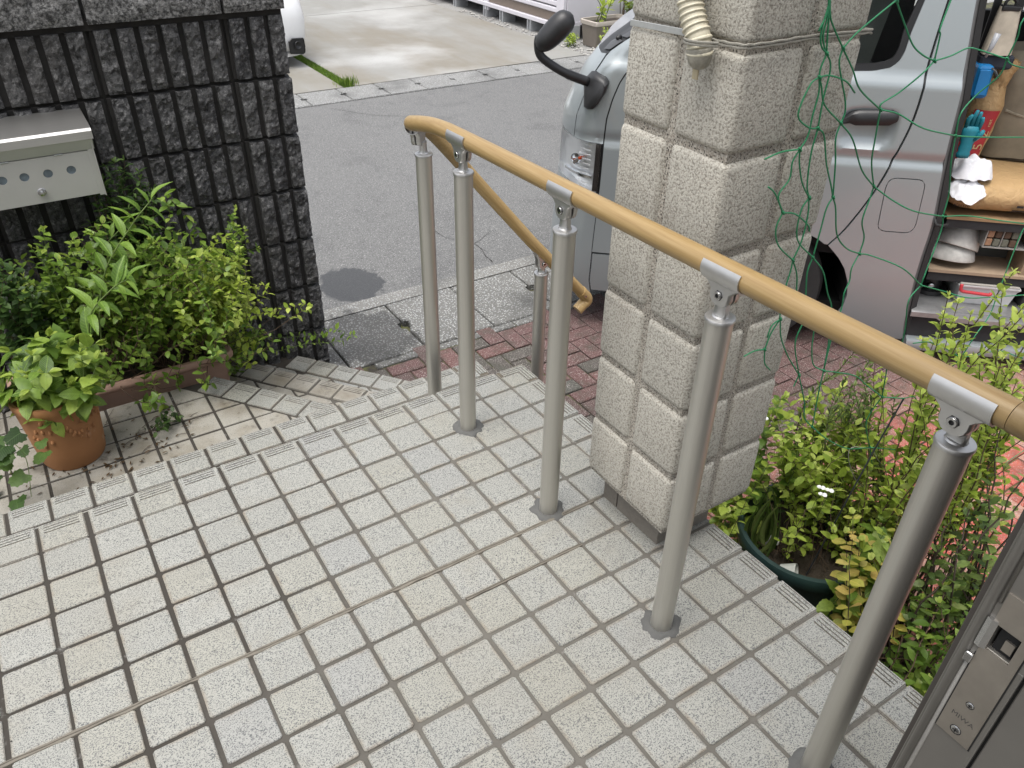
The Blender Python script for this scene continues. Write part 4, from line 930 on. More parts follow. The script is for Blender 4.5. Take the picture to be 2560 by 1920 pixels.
panel('front_door', [(.246, .395), (.246, .9), (.246, 1.05), (.252, 1.12), (.285, 1.22), (.42, 1.40), (.78, 1.85)] + [(x - g, y) for x, y in SH] + arch[1:] + [(.70, .43), (.66, .395)], SILVER, [WIN], step=.015)
LID = [(1.405, .823), (1.490, .823), (1.506, .818), (1.514, .806), (1.5175, .785), (1.529, .645), (1.527, .625), (1.516, .609), (1.498, .604), (1.418, .604), (1.400, .608), (1.390, .622), (1.388, .640), (1.376, .780), (1.378, .803), (1.388, .818)]
def grow(P, d):
    c = np.mean(P, 0); return [tuple(c + (np.array(p) - c) * (1 + d / max(.02, np.linalg.norm(np.array(p) - c)))) for p in P]
EDGE = [(1.490, 1.85), (1.497, 1.65), (1.505, 1.467), (1.521, 1.317), (1.540, 1.131), (1.556, .923), (1.575, .770), (1.590, .647), (1.592, .50), (1.598, .374), (1.622, .178), (1.648, .085)]
EDGE = [(float(p[0]), float(p[1])) for p in smooth_path([(x, y, 0) for x, y in EDGE], 3)]
panel('rear_quarter', [(x + g, y) for x, y in SH] + [archpt(46), archpt(38), archpt(28), archpt(16), archpt(4), archpt(-8), archpt(-18), (1.36, .10)] + EDGE[::-1], SILVER, [grow(LID, .0042)], step=.0125)
panel('fuel_lid', LID, SILVER, step=.012, off=.0006)
panel('front_corner_panel', [(.094, .885), (.120, .882), (.180, .879), (.2405, .877), (.2405, 1.05), (.246, 1.12), (.278, 1.225), (.41, 1.40), (.77, 1.85), (.66, 1.85), (.30, 1.44), (.17, 1.31), (.10, 1.225), (.094, 1.10)], SILVER, step=.014)
panel('bonnet', [(.090, .886), (.05, .893), (-.02, .904), (-.12, .912), (-1.5, .912), (-1.5, 1.225), (-.30, 1.225), (-.10, 1.215), (.02, 1.205), (.085, 1.212), (.090, 1.10)], SILVER, step=.02)
panel('cowl', [(.02, 1.203), (.088, 1.209), (.10, 1.225), (.172, 1.312), (.20, 1.345), (-.10, 1.33), (-1.5, 1.33), (-1.5, 1.222), (-.30, 1.222), (-.10, 1.212)], BLACKP, step=.02, off=-.004)
panel('cowl_cover', [(.03, 1.222), (.085, 1.228), (.115, 1.262), (.05, 1.266), (.02, 1.25)], plain('grey_plastic', (.06, .062, .066), .4), step=.01, off=.004)
panel('cowl_cover', [(.06, 1.275), (.125, 1.277), (.150, 1.312), (.09, 1.316)], plain('grey_plastic', (.06, .062, .066), .4), step=.01, off=.004)
V, F = tube([S(.06, 1.268, .0), S(.06, 1.27, .018), S(.055, 1.275, .024)], [.012, .008, .004], 8); van.part('washer_nozzle', V, F, BLACKP, smooth=True, local=True)
panel('windscreen', [(.17, 1.35), (.62, 1.85), (-1.5, 1.85), (-1.5, 1.335), (-.1, 1.335)], TRIM, step=.06, off=-.012)
panel('bumper', [(.243, .18), (.243, .395), (.243, .660), (.16, .672), (.06, .700), (-.04, .716), (-.15, .722), (-1.5, .722), (-1.5, .16), (-.2, .16)], SILVER, step=.02)
panel('bumper_end', [(.249, .20), (.249, .385), (.60, .385), (.63, .20)], SILVER, step=.02)
panel('bumper_gap', [(.246, .378), (.33, .378), (.33, .398), (.246, .398)], TRIM, step=.01, off=-.010)
panel('grille', [(-.16, .728), (-1.5, .728), (-1.5, .905), (-.16, .905)], TRIM, step=.05, off=-.015)
# headlamp: lens over a bowl with reflector bits
HL = [(.236, .873), (.12, .879), (.04, .889), (-.06, .902), (-.15, .906), (-.15, .728), (-.06, .722), (.05, .706), (.16, .680), (.236, .672)]
hb = panel('headlamp', HL, plain('lamp_bowl', (.72, .73, .74), .32, .7, .1), step=.016, off=-.055, thick=-.05)
panel('lamp_lens', HL, LENS, step=.014, off=-.001, thick=.004, parent=hb)
panel('lamp_frame', [(.236, .873), (.236, .672), (.212, .676), (.212, .872)], plain('lamp_frame', (.03, .026, .024), .3), step=.01, off=-.004, thick=.03, parent=hb)
for k in range(9):
    h = .695 + .020 * k
    panel('lamp_rib', [(.03, h + .01), (.20, h), (.20, h + .004), (.03, h + .014)], plain('lamp_glint', (.82, .83, .84), .25, .3), step=.01, off=-.030, thick=.004, parent=hb)
V, F = lathe2(np.array(S(.10, .795, -.03)), np.array((-.3, -1, 0)), [(.0, -.01), (.016, .0), (.022, .008), (.024, .018)], 20); van.part('reflector', V, F, CHROME, hb, smooth=True, local=True)
V, F = tube([S(.125, .80, -.046), S(.125, .80, -.020)], .007, 10); van.part('indicator_bulb', V, F, plain('amber', (.55, .07, .015), .2), hb, smooth=True, local=True)
panel('lamp_shelf', [(.02, .735), (.20, .722), (.20, .732), (.02, .745)], CHROME, step=.01, off=-.022, thick=.025, parent=hb)
for nm_, P_ in (('seam_backing', [(.232, .40), (.262, .40), (.262, 1.05), (.275, 1.12), (.31, 1.22), (.45, 1.40), (.80, 1.85), (.72, 1.85), (.36, 1.40), (.25, 1.22), (.236, 1.12), (.232, 1.05)]), ('seam_backing', [(x + .02, y) for x, y in SH] + [(x - .02, y) for x, y in SH[::-1]]), ('seam_backing', [(.078, .88), (.106, .88), (.106, 1.10), (.112, 1.22), (.07, 1.21), (.078, 1.10)]), ('seam_backing', grow(LID, .012))):
    panel(nm_, P_, TRIM, step=.01, off=-.012, thick=0)  # dark strips added behind the seams to keep light out of the gaps
# door glass, frame, cab seen through it
panel('window_seal', WIN, TRIM, [grow(WIN, -.026)], step=.012, off=-.006, thick=.012)
wg = panel('side_window', grow(WIN, -.02), GLASS, step=.05, off=-.014, thick=.003)
V, F = box(.62, 1.05, .35, 1.2, .55, 1.05, .03); van.part('seat', V, F, plain('grey_seat', (.05, .052, .05), .9), local=True)
R = [[(1.10, .30, .95), (1.23, .30, .95), (1.23, .82, .95), (1.10, .82, .95)], [(1.18, .30, 1.42), (1.29, .30, 1.42), (1.29, .82, 1.42), (1.18, .82, 1.42)], [(1.22, .40, 1.64), (1.31, .40, 1.64), (1.31, .72, 1.64), (1.22, .72, 1.64)]]
V, F = loft(R); van.part('seat_back', V, F, plain('grey_seat', (.07, .075, .07), .9), local=True, smooth=True, auto=40)
# door handle
R = []
for i in range(9):
    t = i / 8; p = 1.150 + .193 * t; hh = .030 * min(1, .45 + 2.2 * t, .55 + 6 * (1 - t)); hc = 1.046 + .012 * t - (.012 if i == 0 else 0)
    sx = S(p, hc)
    R.append([(sx[0], -.004, hc + hh * .9), (sx[0], -.019, hc + hh * .55), (sx[0], -.022, hc - hh * .4), (sx[0], -.013, hc - hh), (sx[0], .012, hc - hh), (sx[0], .012, hc + hh * .9)])
V, F = loft(R); van.part('door_handle', V, F, BLACKP, local=True, smooth=True, auto=50)
# front wheel and its well
wh = van.o
V, F = lathe2(np.array((WC[0] - .02, .035, WC[1] + .012)), (0, -1, 0), [(.165, -.16), (.27, -.165), (.288, -.13), (.292, -.08), (.290, -.03), (.272, .0), (.20, .004), (.178, -.012)], 40); wo = van.part('wheel', V, F, RUBBER, smooth=True, auto=40, local=True)
V, F = lathe2(np.array((WC[0] - .02, .035, WC[1] + .012)), (0, -1, 0), [(.178, -.014), (.16, -.05), (.06, -.045), (.05, -.02), (0, -.02)], 32); van.part('rim', V, F, plain('steel_rim', (.2, .2, .2), .4, .7), wo, smooth=True, auto=40, local=True)
A = np.radians(np.linspace(-10, 190, 24)); R = [[(WC[0] + (WRX + .012) * math.cos(a), y, WC[1] + (WRY + .012) * math.sin(a)) for a in A] for y in (.016, .42)]
V, F = loft(R, False, False); van.part('wheel_arch', V, F, MT['black'], local=True)
V, F = join(box(.45, 1.52, .40, .42, .1, .75), ); van.part('wheel_well', V, F, MT['black'], local=True)
# mirror on its arm, fixed to the corner panel
mr = van.part('mirror_base', *loft([[(S(p, h)[0], S(p, h)[1] - o_, h) for p, h in [(.128 + (x * k + .150 * (1 - k) - .128) * 1.18, 1.082 + (y * k + 1.085 * (1 - k) - 1.082) * 1.08) for x, y in [(.052, 1.105), (.078, 1.140), (.105, 1.145), (.165, 1.134), (.186, 1.120), (.190, 1.085), (.175, 1.040), (.162, 1.020), (.140, 1.016), (.118, 1.022)]]] for o_, k in ((-.006, 1.04), (.012, 1.0), (.034, .88), (.042, .70))]), BLACKP, smooth=True, auto=45, local=True)
ap = smooth_path([S(.10, 1.112, .02), (.075, -.040, 1.155), (.010, -.055, 1.193), (-.022, -.062, 1.222), (-.030, -.065, 1.262), (-.026, -.065, 1.285)], 5)
V, F = tube(ap, [.0185] * 5 + [.0165] * (len(ap) - 5), 12); van.part('mirror_arm', V, F, BLACKP, mr, smooth=True, local=True)
# head: an egg-shaped housing, long axis tilted
ax1 = np.array((.095, .01, .098)); ax1 = ax1 / np.linalg.norm(ax1); ax2 = np.cross(ax1, (0.15, 1, .1)); ax2 /= np.linalg.norm(ax2); ax3 = np.cross(ax1, ax2)
c0 = np.array((.030, -.060, 1.305)); R = []
for i in range(15):
    t = -1 + 2 * i / 14; rr_ = max(0.02, (1 - abs(t) ** 3.0)) ** .42
    R.append([tuple(c0 + ax1 * t * .088 + ax2 * math.cos(a) * .045 * rr_ * (1 + .10 * t) + ax3 * math.sin(a) * .050 * rr_) for a in [2 * math.pi * k / 22 for k in range(22)]])
V, F = loft(R); van.part('mirror_housing', V, F, BLACKP, mr, smooth=True, local=True)
# side opening: jamb, floor, sill, far side, roof; sliding door pushed back
def vb(name, mat, *a, b=0., par=None): V, F = box(*a, b); return van.part(name, V, F, mat, par, local=True)
def jamb(off0, off1, w0, w1, name, mat):
    R = [[(x + off0, w0 + wprof(y), y), (x + off1, w1 + wprof(y), y)] for x, y in EDGE]; R2 = [[a, b, (b[0], b[1] + .02, b[2]), (a[0], a[1] + .02, a[2])] for a, b in R]
    V, F = loft(R2); van.part(name, V, F, mat, local=True, smooth=True, auto=40)
jamb(.002, .014, .004, .010, 'door_flange', plain('grey_flange', (.19, .19, .19), .4, .3)); jamb(.014, .046, .0, .030, 'weatherstrip', RUBBER); jamb(.046, .060, .030, .16, 'door_pillar', VDARK)
R = [[S(1.60 - .004, .660, .004), S(1.618, .655, .016), S(1.650, .648, .012), S(1.645, .638, .010), S(1.61, .640, .018), S(1.596, .646, .006)]]
V, F = tube([S(1.594, .672, .006), S(1.600, .652, .012), S(1.622, .647, .010), S(1.652, .650, -.004)], [.004, .007, .007, .004], 8); van.part('door_stop', V, F, RUBBER, local=True, smooth=True)
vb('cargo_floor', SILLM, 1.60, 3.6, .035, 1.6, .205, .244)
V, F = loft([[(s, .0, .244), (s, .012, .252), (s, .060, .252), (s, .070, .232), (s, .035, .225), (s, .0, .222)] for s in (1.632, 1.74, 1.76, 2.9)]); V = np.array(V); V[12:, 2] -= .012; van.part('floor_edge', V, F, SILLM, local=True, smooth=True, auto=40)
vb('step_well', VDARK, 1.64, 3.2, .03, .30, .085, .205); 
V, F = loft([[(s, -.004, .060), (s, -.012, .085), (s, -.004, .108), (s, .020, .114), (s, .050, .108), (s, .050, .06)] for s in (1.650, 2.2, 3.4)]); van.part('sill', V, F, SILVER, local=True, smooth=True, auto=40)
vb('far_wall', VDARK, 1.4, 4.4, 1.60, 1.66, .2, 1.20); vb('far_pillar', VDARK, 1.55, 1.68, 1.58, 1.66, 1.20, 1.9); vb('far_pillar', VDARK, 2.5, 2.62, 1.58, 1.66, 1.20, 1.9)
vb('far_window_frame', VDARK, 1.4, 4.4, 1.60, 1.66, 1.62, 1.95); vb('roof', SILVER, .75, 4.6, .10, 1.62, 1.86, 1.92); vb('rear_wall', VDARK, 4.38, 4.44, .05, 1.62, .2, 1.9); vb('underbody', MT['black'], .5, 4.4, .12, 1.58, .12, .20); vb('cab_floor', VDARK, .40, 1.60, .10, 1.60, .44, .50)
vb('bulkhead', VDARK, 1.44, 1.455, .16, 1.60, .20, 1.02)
S2 = lambda p, h, off=0.: (p, wprof(h) - .07 - off, h)
panel('sliding_door', [(2.72, .10), (3.98, .10), (3.98, 1.85), (2.70, 1.85)], SILVER, [[(2.85, 1.22), (3.85, 1.22), (3.82, 1.7), (2.85, 1.7)]], step=.05, thick=.03, surf=S2)
panel('body_side', [(2.76, .10), (4.55, .10), (4.60, 1.85), (2.70, 1.85)], SILVER, [[(3.95, 1.22), (4.45, 1.22), (4.40, 1.7), (3.95, 1.7)]], step=.05)

# ---------------------------------------------------------------- shelf rack and the load (van coordinates via VW)
def vthing(name, label, cat, s, w_, h, group=None): return Thing(name, label, cat, tuple(VW(s, w_, h)), VR.to_3x3(), group)
def vp(th, name, V, F, mat, parent=None, **k):
    V = np.asarray(V, float).reshape(-1, 3); return th.part(name, V @ np.array(van.M)[:3, :3].T + np.array(van.M)[:3, 3], F, mat, parent, **k)
PLY = plain('plywood', (.26, .165, .085), .7, var=.3, sc=30); _k = Mat('kraft_paper', .7); _k.col(_k.mix((.37, .235, .105), (.47, .31, .15), _k.noise(16, 4, .6))).bump(_k.noise(26, 3, .55, dist=1.2), .75, .012); KRAFT = _k.m; INK = plain('black_print', (.02, .02, .022), .6); REDP = plain('red_print', (.36, .022, .03), .5, var=.15, sc=30)
rack = vthing('shelf_rack', 'dark two tier plywood shelf rack in the open van doorway', 'shelf', 2.0, .2, .244)
V, F = join(box(1.685, 2.75, .115, .62, .628, .640)); vp(rack, 'shelf_board', V, F, PLY)
V, F = box(1.69, 2.75, .120, .62, .590, .6275); vp(rack, 'shelf_rail', V, F, VDARK)
V, F = box(1.685, 2.75, .115, .62, .385, .398); vp(rack, 'shelf_board', V, F, plain('dusty_board', (.30, .22, .15), .8, var=.3, sc=20))
V, F = box(1.69, 2.75, .122, .62, .345, .3845); vp(rack, 'shelf_rail', V, F, VDARK)
V, F = box(2.055, 2.075, .13, .60, .398, .59); vp(rack, 'upright', V, F, plain('dusty_board', (.24, .17, .11), .8, var=.3, sc=20))
V, F = box(1.90, 2.06, .30, .31, .398, .59); vp(rack, 'back_panel', V, F, plain('grey_board', (.06, .06, .055), .8, var=.4, sc=30))
V, F = box(1.70, 2.74, .60, .62, .398, .59); vp(rack, 'back_panel', V, F, VDARK)
def sack(s0, s1, w0, w1, h0, h1, seed, n=16, m_=22):
    """soft filled sack lying flat: superellipse sections with folds"""
    R = []
    for i in range(m_ + 1):
        t = i / m_; s = s0 + (s1 - s0) * t; e = min(1, (min(t, 1 - t) * 9 + .12)) ** .5; r = []
        for k in range(n):
            a = 2 * math.pi * k / n; c, sn = math.cos(a), math.sin(a); q = 2.6
            x = math.copysign(abs(c) ** (2 / q), c); z = math.copysign(abs(sn) ** (2 / q), sn)
            d = .012 * vnoise((s * 9, x * 1.2, z), 2.2, seed) + .005 * vnoise((s * 22, x * 3, z), 2, seed + 3)
            r.append((s + .006 * vnoise((x, z, t), 2, seed), (w0 + w1) / 2 + (w1 - w0) / 2 * x * (.94 + .06 * e), h0 + (h1 - h0) / 2 * (1 + z * e) + d * (1 if z > -.5 else 0)))
        R.append(r)
    return loft(R)
ck = vthing('cement_sack', 'tan paper cement sack with printed black bars lying flat on the van shelf', 'sack', 1.95, .3, .64)
V, F = sack(1.668, 2.55, .125, .56, .640, .785, 3); vp(ck, 'sack_body', V, F, KRAFT, smooth=True)
SKV = (V, F)
def on_side(V2, s0, h0, w_=.1185, th=.0):
    return [(s0 + a, w_, h0 + b) for a, b, c in V2]
def sack_front(s, h):
    """front surface of the lying sack (van coordinates)"""
    z = max(-1, min(1, (h - .640) / .0725 - 1)); return .3425 - .2175 * (max(0, 1 - abs(z) ** 2.6)) ** (1 / 2.6) - .006
for i, (a, b, h) in enumerate([(1.932, 1.958, .7015), (1.923, 1.980, .680), (1.916, 1.974, .6625)]):
    V = []; 
    for s in np.linspace(a, b, 8):
        for hh in (h - .005, h + .005): V.append((s, sack_front(s, hh) - .006, hh + .0))
    F = [(2 * k, 2 * k + 2, 2 * k + 3, 2 * k + 1) for k in range(7)]; vp(ck, 'printed_bar', V, F, INK)
def sack_text(s, size, s0, h0, mat, name='lettering'):
    V, F = text_mesh(s, size); vp(ck, name, [(s0 + x, sack_front(s0 + x, h0 + y) - .007, h0 + y) for x, y, z in V], F, mat)
sack_text('Kstyle', .026, 1.725, .690, INK); sack_text('ment', .020, 1.722, .722, INK); sack_text('for your home', .0085, 1.735, .7095, INK)
ck2 = vthing('cement_sack', 'greyish cement sack with a red stripe behind the crumpled towel', 'sack', 2.0, .6, .64)
V, F = sack(1.69, 2.55, .57, 1.02, .640, .800, 8); vp(ck2, 'sack_body', V, F, plain('kraft_grey', (.34, .245, .155), .75, var=.2, sc=20, bump=.1), smooth=True)
def top2(s, w_): return .640 + .08 * (1 + (max(0, 1 - abs((w_ - .795) / .225) ** 2.6)) ** (1 / 2.6)) + .006
V = [(s, w_, top2(s, w_) + .004) for s in np.linspace(1.73, 2.5, 20) for w_ in (.60, .66)]; F = [(2 * k, 2 * k + 2, 2 * k + 3, 2 * k + 1) for k in range(19)]; vp(ck2, 'red_stripe', V, F, REDP)
V, F = text_mesh('ment', .085); vp(ck2, 'lettering', [(1.98 + x, .78 + y, top2(1.9, .78 + y) + .005) for x, y, z in V], F, INK)
# standing red and tan sack behind the towel
rk = vthing('cement_sack', 'upright torn paper sack with a red label reading 25 beside the door pillar', 'sack', 1.78, .40, .64)
R = []
for i in range(15):
    t = i / 14; h = .70 + .46 * t; e = min(1, t * 6 + .6) * min(1, (1 - t) * 2.2 + .35); cx = 1.752 + .060 * t - .01; ring = []
    for k in range(18):
        a = 2 * math.pi * k / 18; d = 1 + (.10 + .22 * sstep(.7, 1, t)) * vnoise((math.cos(a) * 2, math.sin(a) * 2, t * 5), 1.5, 4)
        ring.append((cx + .068 * math.cos(a) * e * d, .385 + .06 * math.sin(a) * e * d, h))
    R.append(ring)
V, F = loft(R); vp(rk, 'sack_body', V, F, KRAFT, smooth=True)
def rk_front(s, h):
    t = (h - .70) / .46; cx = 1.742 + .060 * t; e = min(1, t * 6 + .6) * min(1, (1 - t) * 2.2 + .35); q = (s - cx) / (.068 * e); return .385 - .062 * e * math.sqrt(max(0.02, 1 - q * q)) - .005
V = []; F = []; n = 12
for j in range(15):
    h = .745 + .275 * j / 14
    t = (h - .70) / .46; cx = 1.742 + .060 * t
    for k in range(n): s = cx - .052 + .094 * k / (n - 1); V.append((s, rk_front(s, h) - .003, h))
F = [(j * n + k, j * n + k + 1, (j + 1) * n + k + 1, (j + 1) * n + k) for j in range(14) for k in range(n - 1)]
vp(rk, 'red_label', V, F, REDP, smooth=True)
TAN = plain('tan_print', (.50, .36, .18), .7)
for s_, size, h0, rot in (('2', .060, .925, 0), ('5', .060, .873, 0), ('net', .024, .972, 0)):
    V, F = text_mesh(s_, size)
    vp(rk, 'lettering', [(1.776 + (h0 - .8) * .12 - y * .9, rk_front(1.776 + (h0 - .8) * .12 - y * .9, h0 + x) - .0065, h0 + x) for x, y, z in V], F, TAN)
R = []
for i in range(9):
    t = i / 8; R.append([(1.800 + .012 * t + (.022 + .020 * t) * math.cos(a) * (1 + .45 * vnoise((math.cos(a) * 2, math.sin(a) * 2, t * 4), 1.6, 31)), .37 + (.018 + .018 * t) * math.sin(a) * (1 + .4 * vnoise((math.cos(a) * 2, t * 3, 1), 1.6, 33)), 1.09 + .115 * t + .018 * vnoise((math.cos(a) * 2, math.sin(a) * 2, 3), 1.5, 35) * t) for a in [2 * math.pi * k / 20 for k in range(20)]])
V, F = loft(R, False); vp(rk, 'torn_top', V, F, KRAFT, smooth=True)
# crumpled white towel on the lying sack
def cloth(cx, cy, cz, rx, ry, hgt, seed, nx=34, ny=26):
    V = []; F = []
    for j in range(ny):
        for i in range(nx):
            u, v = -1 + 2 * i / (nx - 1), -1 + 2 * j / (ny - 1); u, v = u * math.sqrt(1 - v * v / 2), v * math.sqrt(1 - u * u / 2); r = math.sqrt(u * u + v * v)
            wob = 1 + .16 * vnoise((u, v, 0), 1.0, seed)
            h = hgt * max(0, 1 - r ** 2.6 * .75) + .034 * (1 - .8 * r ** 3) * abs(vnoise((u * 1.2, v * 1.7, 1), 1.9, seed)) * 1.3 + .008 * vnoise((u, v, 3), 4.0, seed)
            V.append((cx + u * rx * wob, cy + v * ry * (1 + .2 * vnoise((v, u, 7), 1.5, seed)), cz + h - (.035 * max(0, r - .8))))
    F = [(j * nx + i, j * nx + i + 1, (j + 1) * nx + i + 1, (j + 1) * nx + i) for j in range(ny - 1) for i in range(nx - 1)]
    return V, F
TOWEL = Mat('towel', .95); TOWEL.col(TOWEL.mix((.66, .66, .69), (.78, .78, .80), TOWEL.noise(90, 3))).bump(TOWEL.noise(420, 2, .6), .5, .002)
V, F = cloth(1.748, .215, .775, .092, .085, .075, 2, 48, 36); V2, F2 = cloth(1.735, .150, .742, .078, .050, .028, 5, 40, 28)
V2 = [(a, b - .03 * max(0, (.150 - b) * 12), c - max(0, (.150 - b)) * .6) for a, b, c in V2]
t_ = vthing('towel', 'crumpled white towel lying on the cement sacks in the van', 'towel', 1.745, .2, .77); vp(t_, 'upper_fold', V, F, TOWEL.m, smooth=True); vp(t_, 'lower_fold', V2, F2, TOWEL.m, smooth=True)
# canvas tub behind, work glove, blue case, hanging tool bag
CANV = plain('stained_canvas', (.22, .19, .14), .9, var=.4, sc=14, bump=.3)
V, F = lathe([(.13, .80), (.165, .95), (.185, 1.10), (.19, 1.22), (.180, 1.22), (.165, 1.05)], (0, 0, 0), 28); V = [(1.985 + x, .53 + y * .8, z + .02 * vnoise((x * 4, y * 4, z), 2)) for x, y, z in V]
tb = vthing('canvas_bucket', 'stained beige bucket bag behind the red labelled sack', 'bucket', 2.03, .56, .80); vp(tb, 'bucket_body', V, F, CANV, smooth=True)
V, F = tube(smooth_path([(1.88, .42, 1.00), (1.95, .40, .985), (2.05, .40, .98), (2.2, .42, .985)], 4), .006, 6); vp(tb, 'strap', V, F, CANV)
gl = vthing('work_glove', 'teal rubber work glove hung by the van door pillar', 'glove', 1.67, .12, .90)
TEAL = plain('teal_rubber', (.012, .20, .26), .55, var=.25, sc=60, bump=.2)
R = [[(x + 0, y, z) for x, y, z in [(1.668 + a * math.cos(t), .135 + a * .45 * math.sin(t), h) for t in [2 * math.pi * k / 12 for k in range(12)]]] for h, a in ((.880, .024), (.895, .027), (.905, .023), (.918, .026), (.935, .024), (.955, .030), (.985, .034), (1.005, .030))]
V, F = loft(R); L = [(V, F)]
for dx, dz, l in ((-.022, .0, .05), (-.006, .006, .062), (.010, .004, .058), (.024, -.004, .046)): L.append(tube([(1.668 + dx, .135, 1.0 + dz), (1.668 + dx * 1.1, .130, 1.0 + dz + l * .6), (1.668 + dx * .9, .118, 1.0 + dz + l)], [.0095, .0088, .006], 8))
L.append(tube([(1.688, .132, .955), (1.702, .122, .975), (1.706, .115, .995)], [.011, .010, .007], 8))
V, F = join(*L); vp(gl, 'glove_body', V, F, TEAL, smooth=True)
bc = vthing('tool_case', 'bright blue plastic tool case hung inside the van doorway', 'tool case', 1.66, .2, 1.10)
BLUE = plain('blue_plastic', (.012, .17, .42), .35, var=.1, sc=20)
V, F = box(1.633, 1.692, .17, .25, 1.098, 1.222, .012); V = [(x + (z - 1.16) * -.05, y, z) for x, y, z in V]; vp(bc, 'case_body', V, F, BLUE)
V, F = box(1.640, 1.684, .163, .17, 1.112, 1.208, .004); V = [(x + (z - 1.16) * -.05, y, z) for x, y, z in V]; vp(bc, 'case_lid', V, F, BLUE)
V, F = tube(smooth_path([(1.676, .165, 1.215), (1.690, .158, 1.205), (1.700, .155, 1.190), (1.706, .156, 1.178)], 4), .0035, 6); vp(bc, 'clasp', V, F, STEEL)
hb2 = vthing('tool_bag', 'dirty cream canvas tool bag hanging from a black strap inside the van', 'bag', 1.68, .25, 1.27)
R = []
for i in range(11):
    t = i / 10; h = 1.42 - .165 * t; wd = .036 + .020 * t - .004 * t * t; cx = 1.688 + .004 * t
    R.append([(cx + wd * x, .22 + .024 * y * (.6 + .5 * t), h + .003 * vnoise((x, y, t), 3)) for x, y in [(-1, -.5), (-.8, -.95), (0, -1.1 - .15 * math.sin(t * 7)), (.8, -.95), (1, -.5), (1, .5), (.8, 1), (0, 1), (-.8, 1), (-1, .5)]])
V, F = loft(R); vp(hb2, 'bag_body', V, F, plain('cream_canvas', (.46, .41, .33), .9, var=.3, sc=30, bump=.3), smooth=True, auto=60)
V, F = tube(smooth_path([(1.668, .22, 1.415), (1.668, .22, 1.436), (1.684, .22, 1.448), (1.702, .22, 1.436), (1.702, .22, 1.415)], 4), .006, 8); vp(hb2, 'handle', V, F, TRIM)
V, F = box(1.655, 1.720, .20, .24, 1.406, 1.424, .004); vp(hb2, 'collar', V, F, TRIM)
V, F = join(box(1.640, 1.668, .26, .266, 1.25, 1.86), box(1.722, 1.748, .26, .266, 1.25, 1.86)); vp(hb2, 'strap', V, F, TRIM)
V, F = box(1.64, 1.76, .20, .30, 1.20, 1.255, .012); vp(hb2, 'lower_pouch', V, F, plain('navy_cloth', (.02, .024, .034), .9))
V, F = tube([(1.636, .11, 1.345), (1.628, .11, 1.295), (1.620, .11, 1.262)], [.012, .009, .005], 8); solo_tube = vthing('marker_tube', 'small grey plastic tube stuck behind the van door seal', 'tube', 1.63, .11, 1.26); vp(solo_tube, 'tube_body', V, F, plain('grey_tube', (.32, .33, .35), .4), smooth=True)
# upside-down rubber mortar bowls on the lower shelf
def bowl(cx, cw, ch, rx, rw, hh, tilt, name, label, mat):
    V, F = lathe([(.03, 1.0), (.35, .97), (.62, .86), (.82, .62), (.94, .30), (1.0, .0), (.985, -.03), (.95, .0), (.9, .3)], (0, 0, 0), 36)
    Mx = Matrix.Translation((cx, cw, ch)) @ Matrix.Rotation(math.radians(tilt[0]), 4, 'X') @ Matrix.Rotation(math.radians(tilt[1]), 4, 'Y')
    V = [tuple(Mx @ Vector((x * rx, y * rw, z * hh))) for x, y, z in V]
    t = vthing(name, label, 'bowl', cx, cw, .398, 'mortar bowls on the lower van shelf'); vp(t, 'bowl_body', V, F, mat, smooth=True)
BOWL = plain('cement_rubber', (.46, .45, .42), .75, var=.6, sc=22, bump=.2)
bowl(1.795, .27, .455, .110, .14, .135, (-20, 12), 'mortar_bowl', 'upper grey cement stained mortar bowl, stacked on the other one', BOWL)
bowl(1.785, .26, .408, .118, .14, .09, (-12, 3), 'mortar_bowl', 'lower grey mortar bowl resting on the shelf board under another bowl', BOWL)
# sample tray of little stones hung under the shelf
st = vthing('sample_tray', 'grey framed tray holding small brown stone samples under the van shelf', 'tray', 1.97, .15, .50)
V, F = join(box(1.866, 2.12, .128, .30, .510, .514), box(1.866, 2.12, .128, .30, .616, .619), box(1.866, 1.870, .128, .30, .514, .616), box(1.870, 2.12, .128, .30, .592, .595), box(1.932, 1.935, .130, .30, .514, .592), box(1.998, 2.001, .130, .30, .514, .592)); vp(st, 'frame', V, F, plain('dusty_steel', (.30, .29, .27), .6, .3, .4, 40))
stc = [plain('stone_brown', (.30, .17, .10), .85, var=.3, sc=60), plain('stone_dark', (.09, .055, .035), .85, var=.3, sc=60), plain('stone_pale', (.42, .34, .27), .85, var=.3, sc=60), plain('stone_green', (.13, .13, .10), .85, var=.3, sc=60)]
for i in range(4):
    for j in range(2):
        x = 1.874 + .031 * i + (.003 if i > 1 else 0); z = .516 + .037 * j; V, F = box(x, x + .026, .134, .22, z, z + .033, .005); vp(st, 'stone', V, F, stc[(i * 3 + j * 2 + (i == 2)) % 4] if (i, j) != (0, 1) else stc[0])
for i in range(6): x = 1.874 + .022 * i; V, F = box(x, x + .019, .134, .22, .5965, .614, .003); vp(st, 'stone', V, F, stc[2] if i < 3 else stc[(i + 1) % 2])
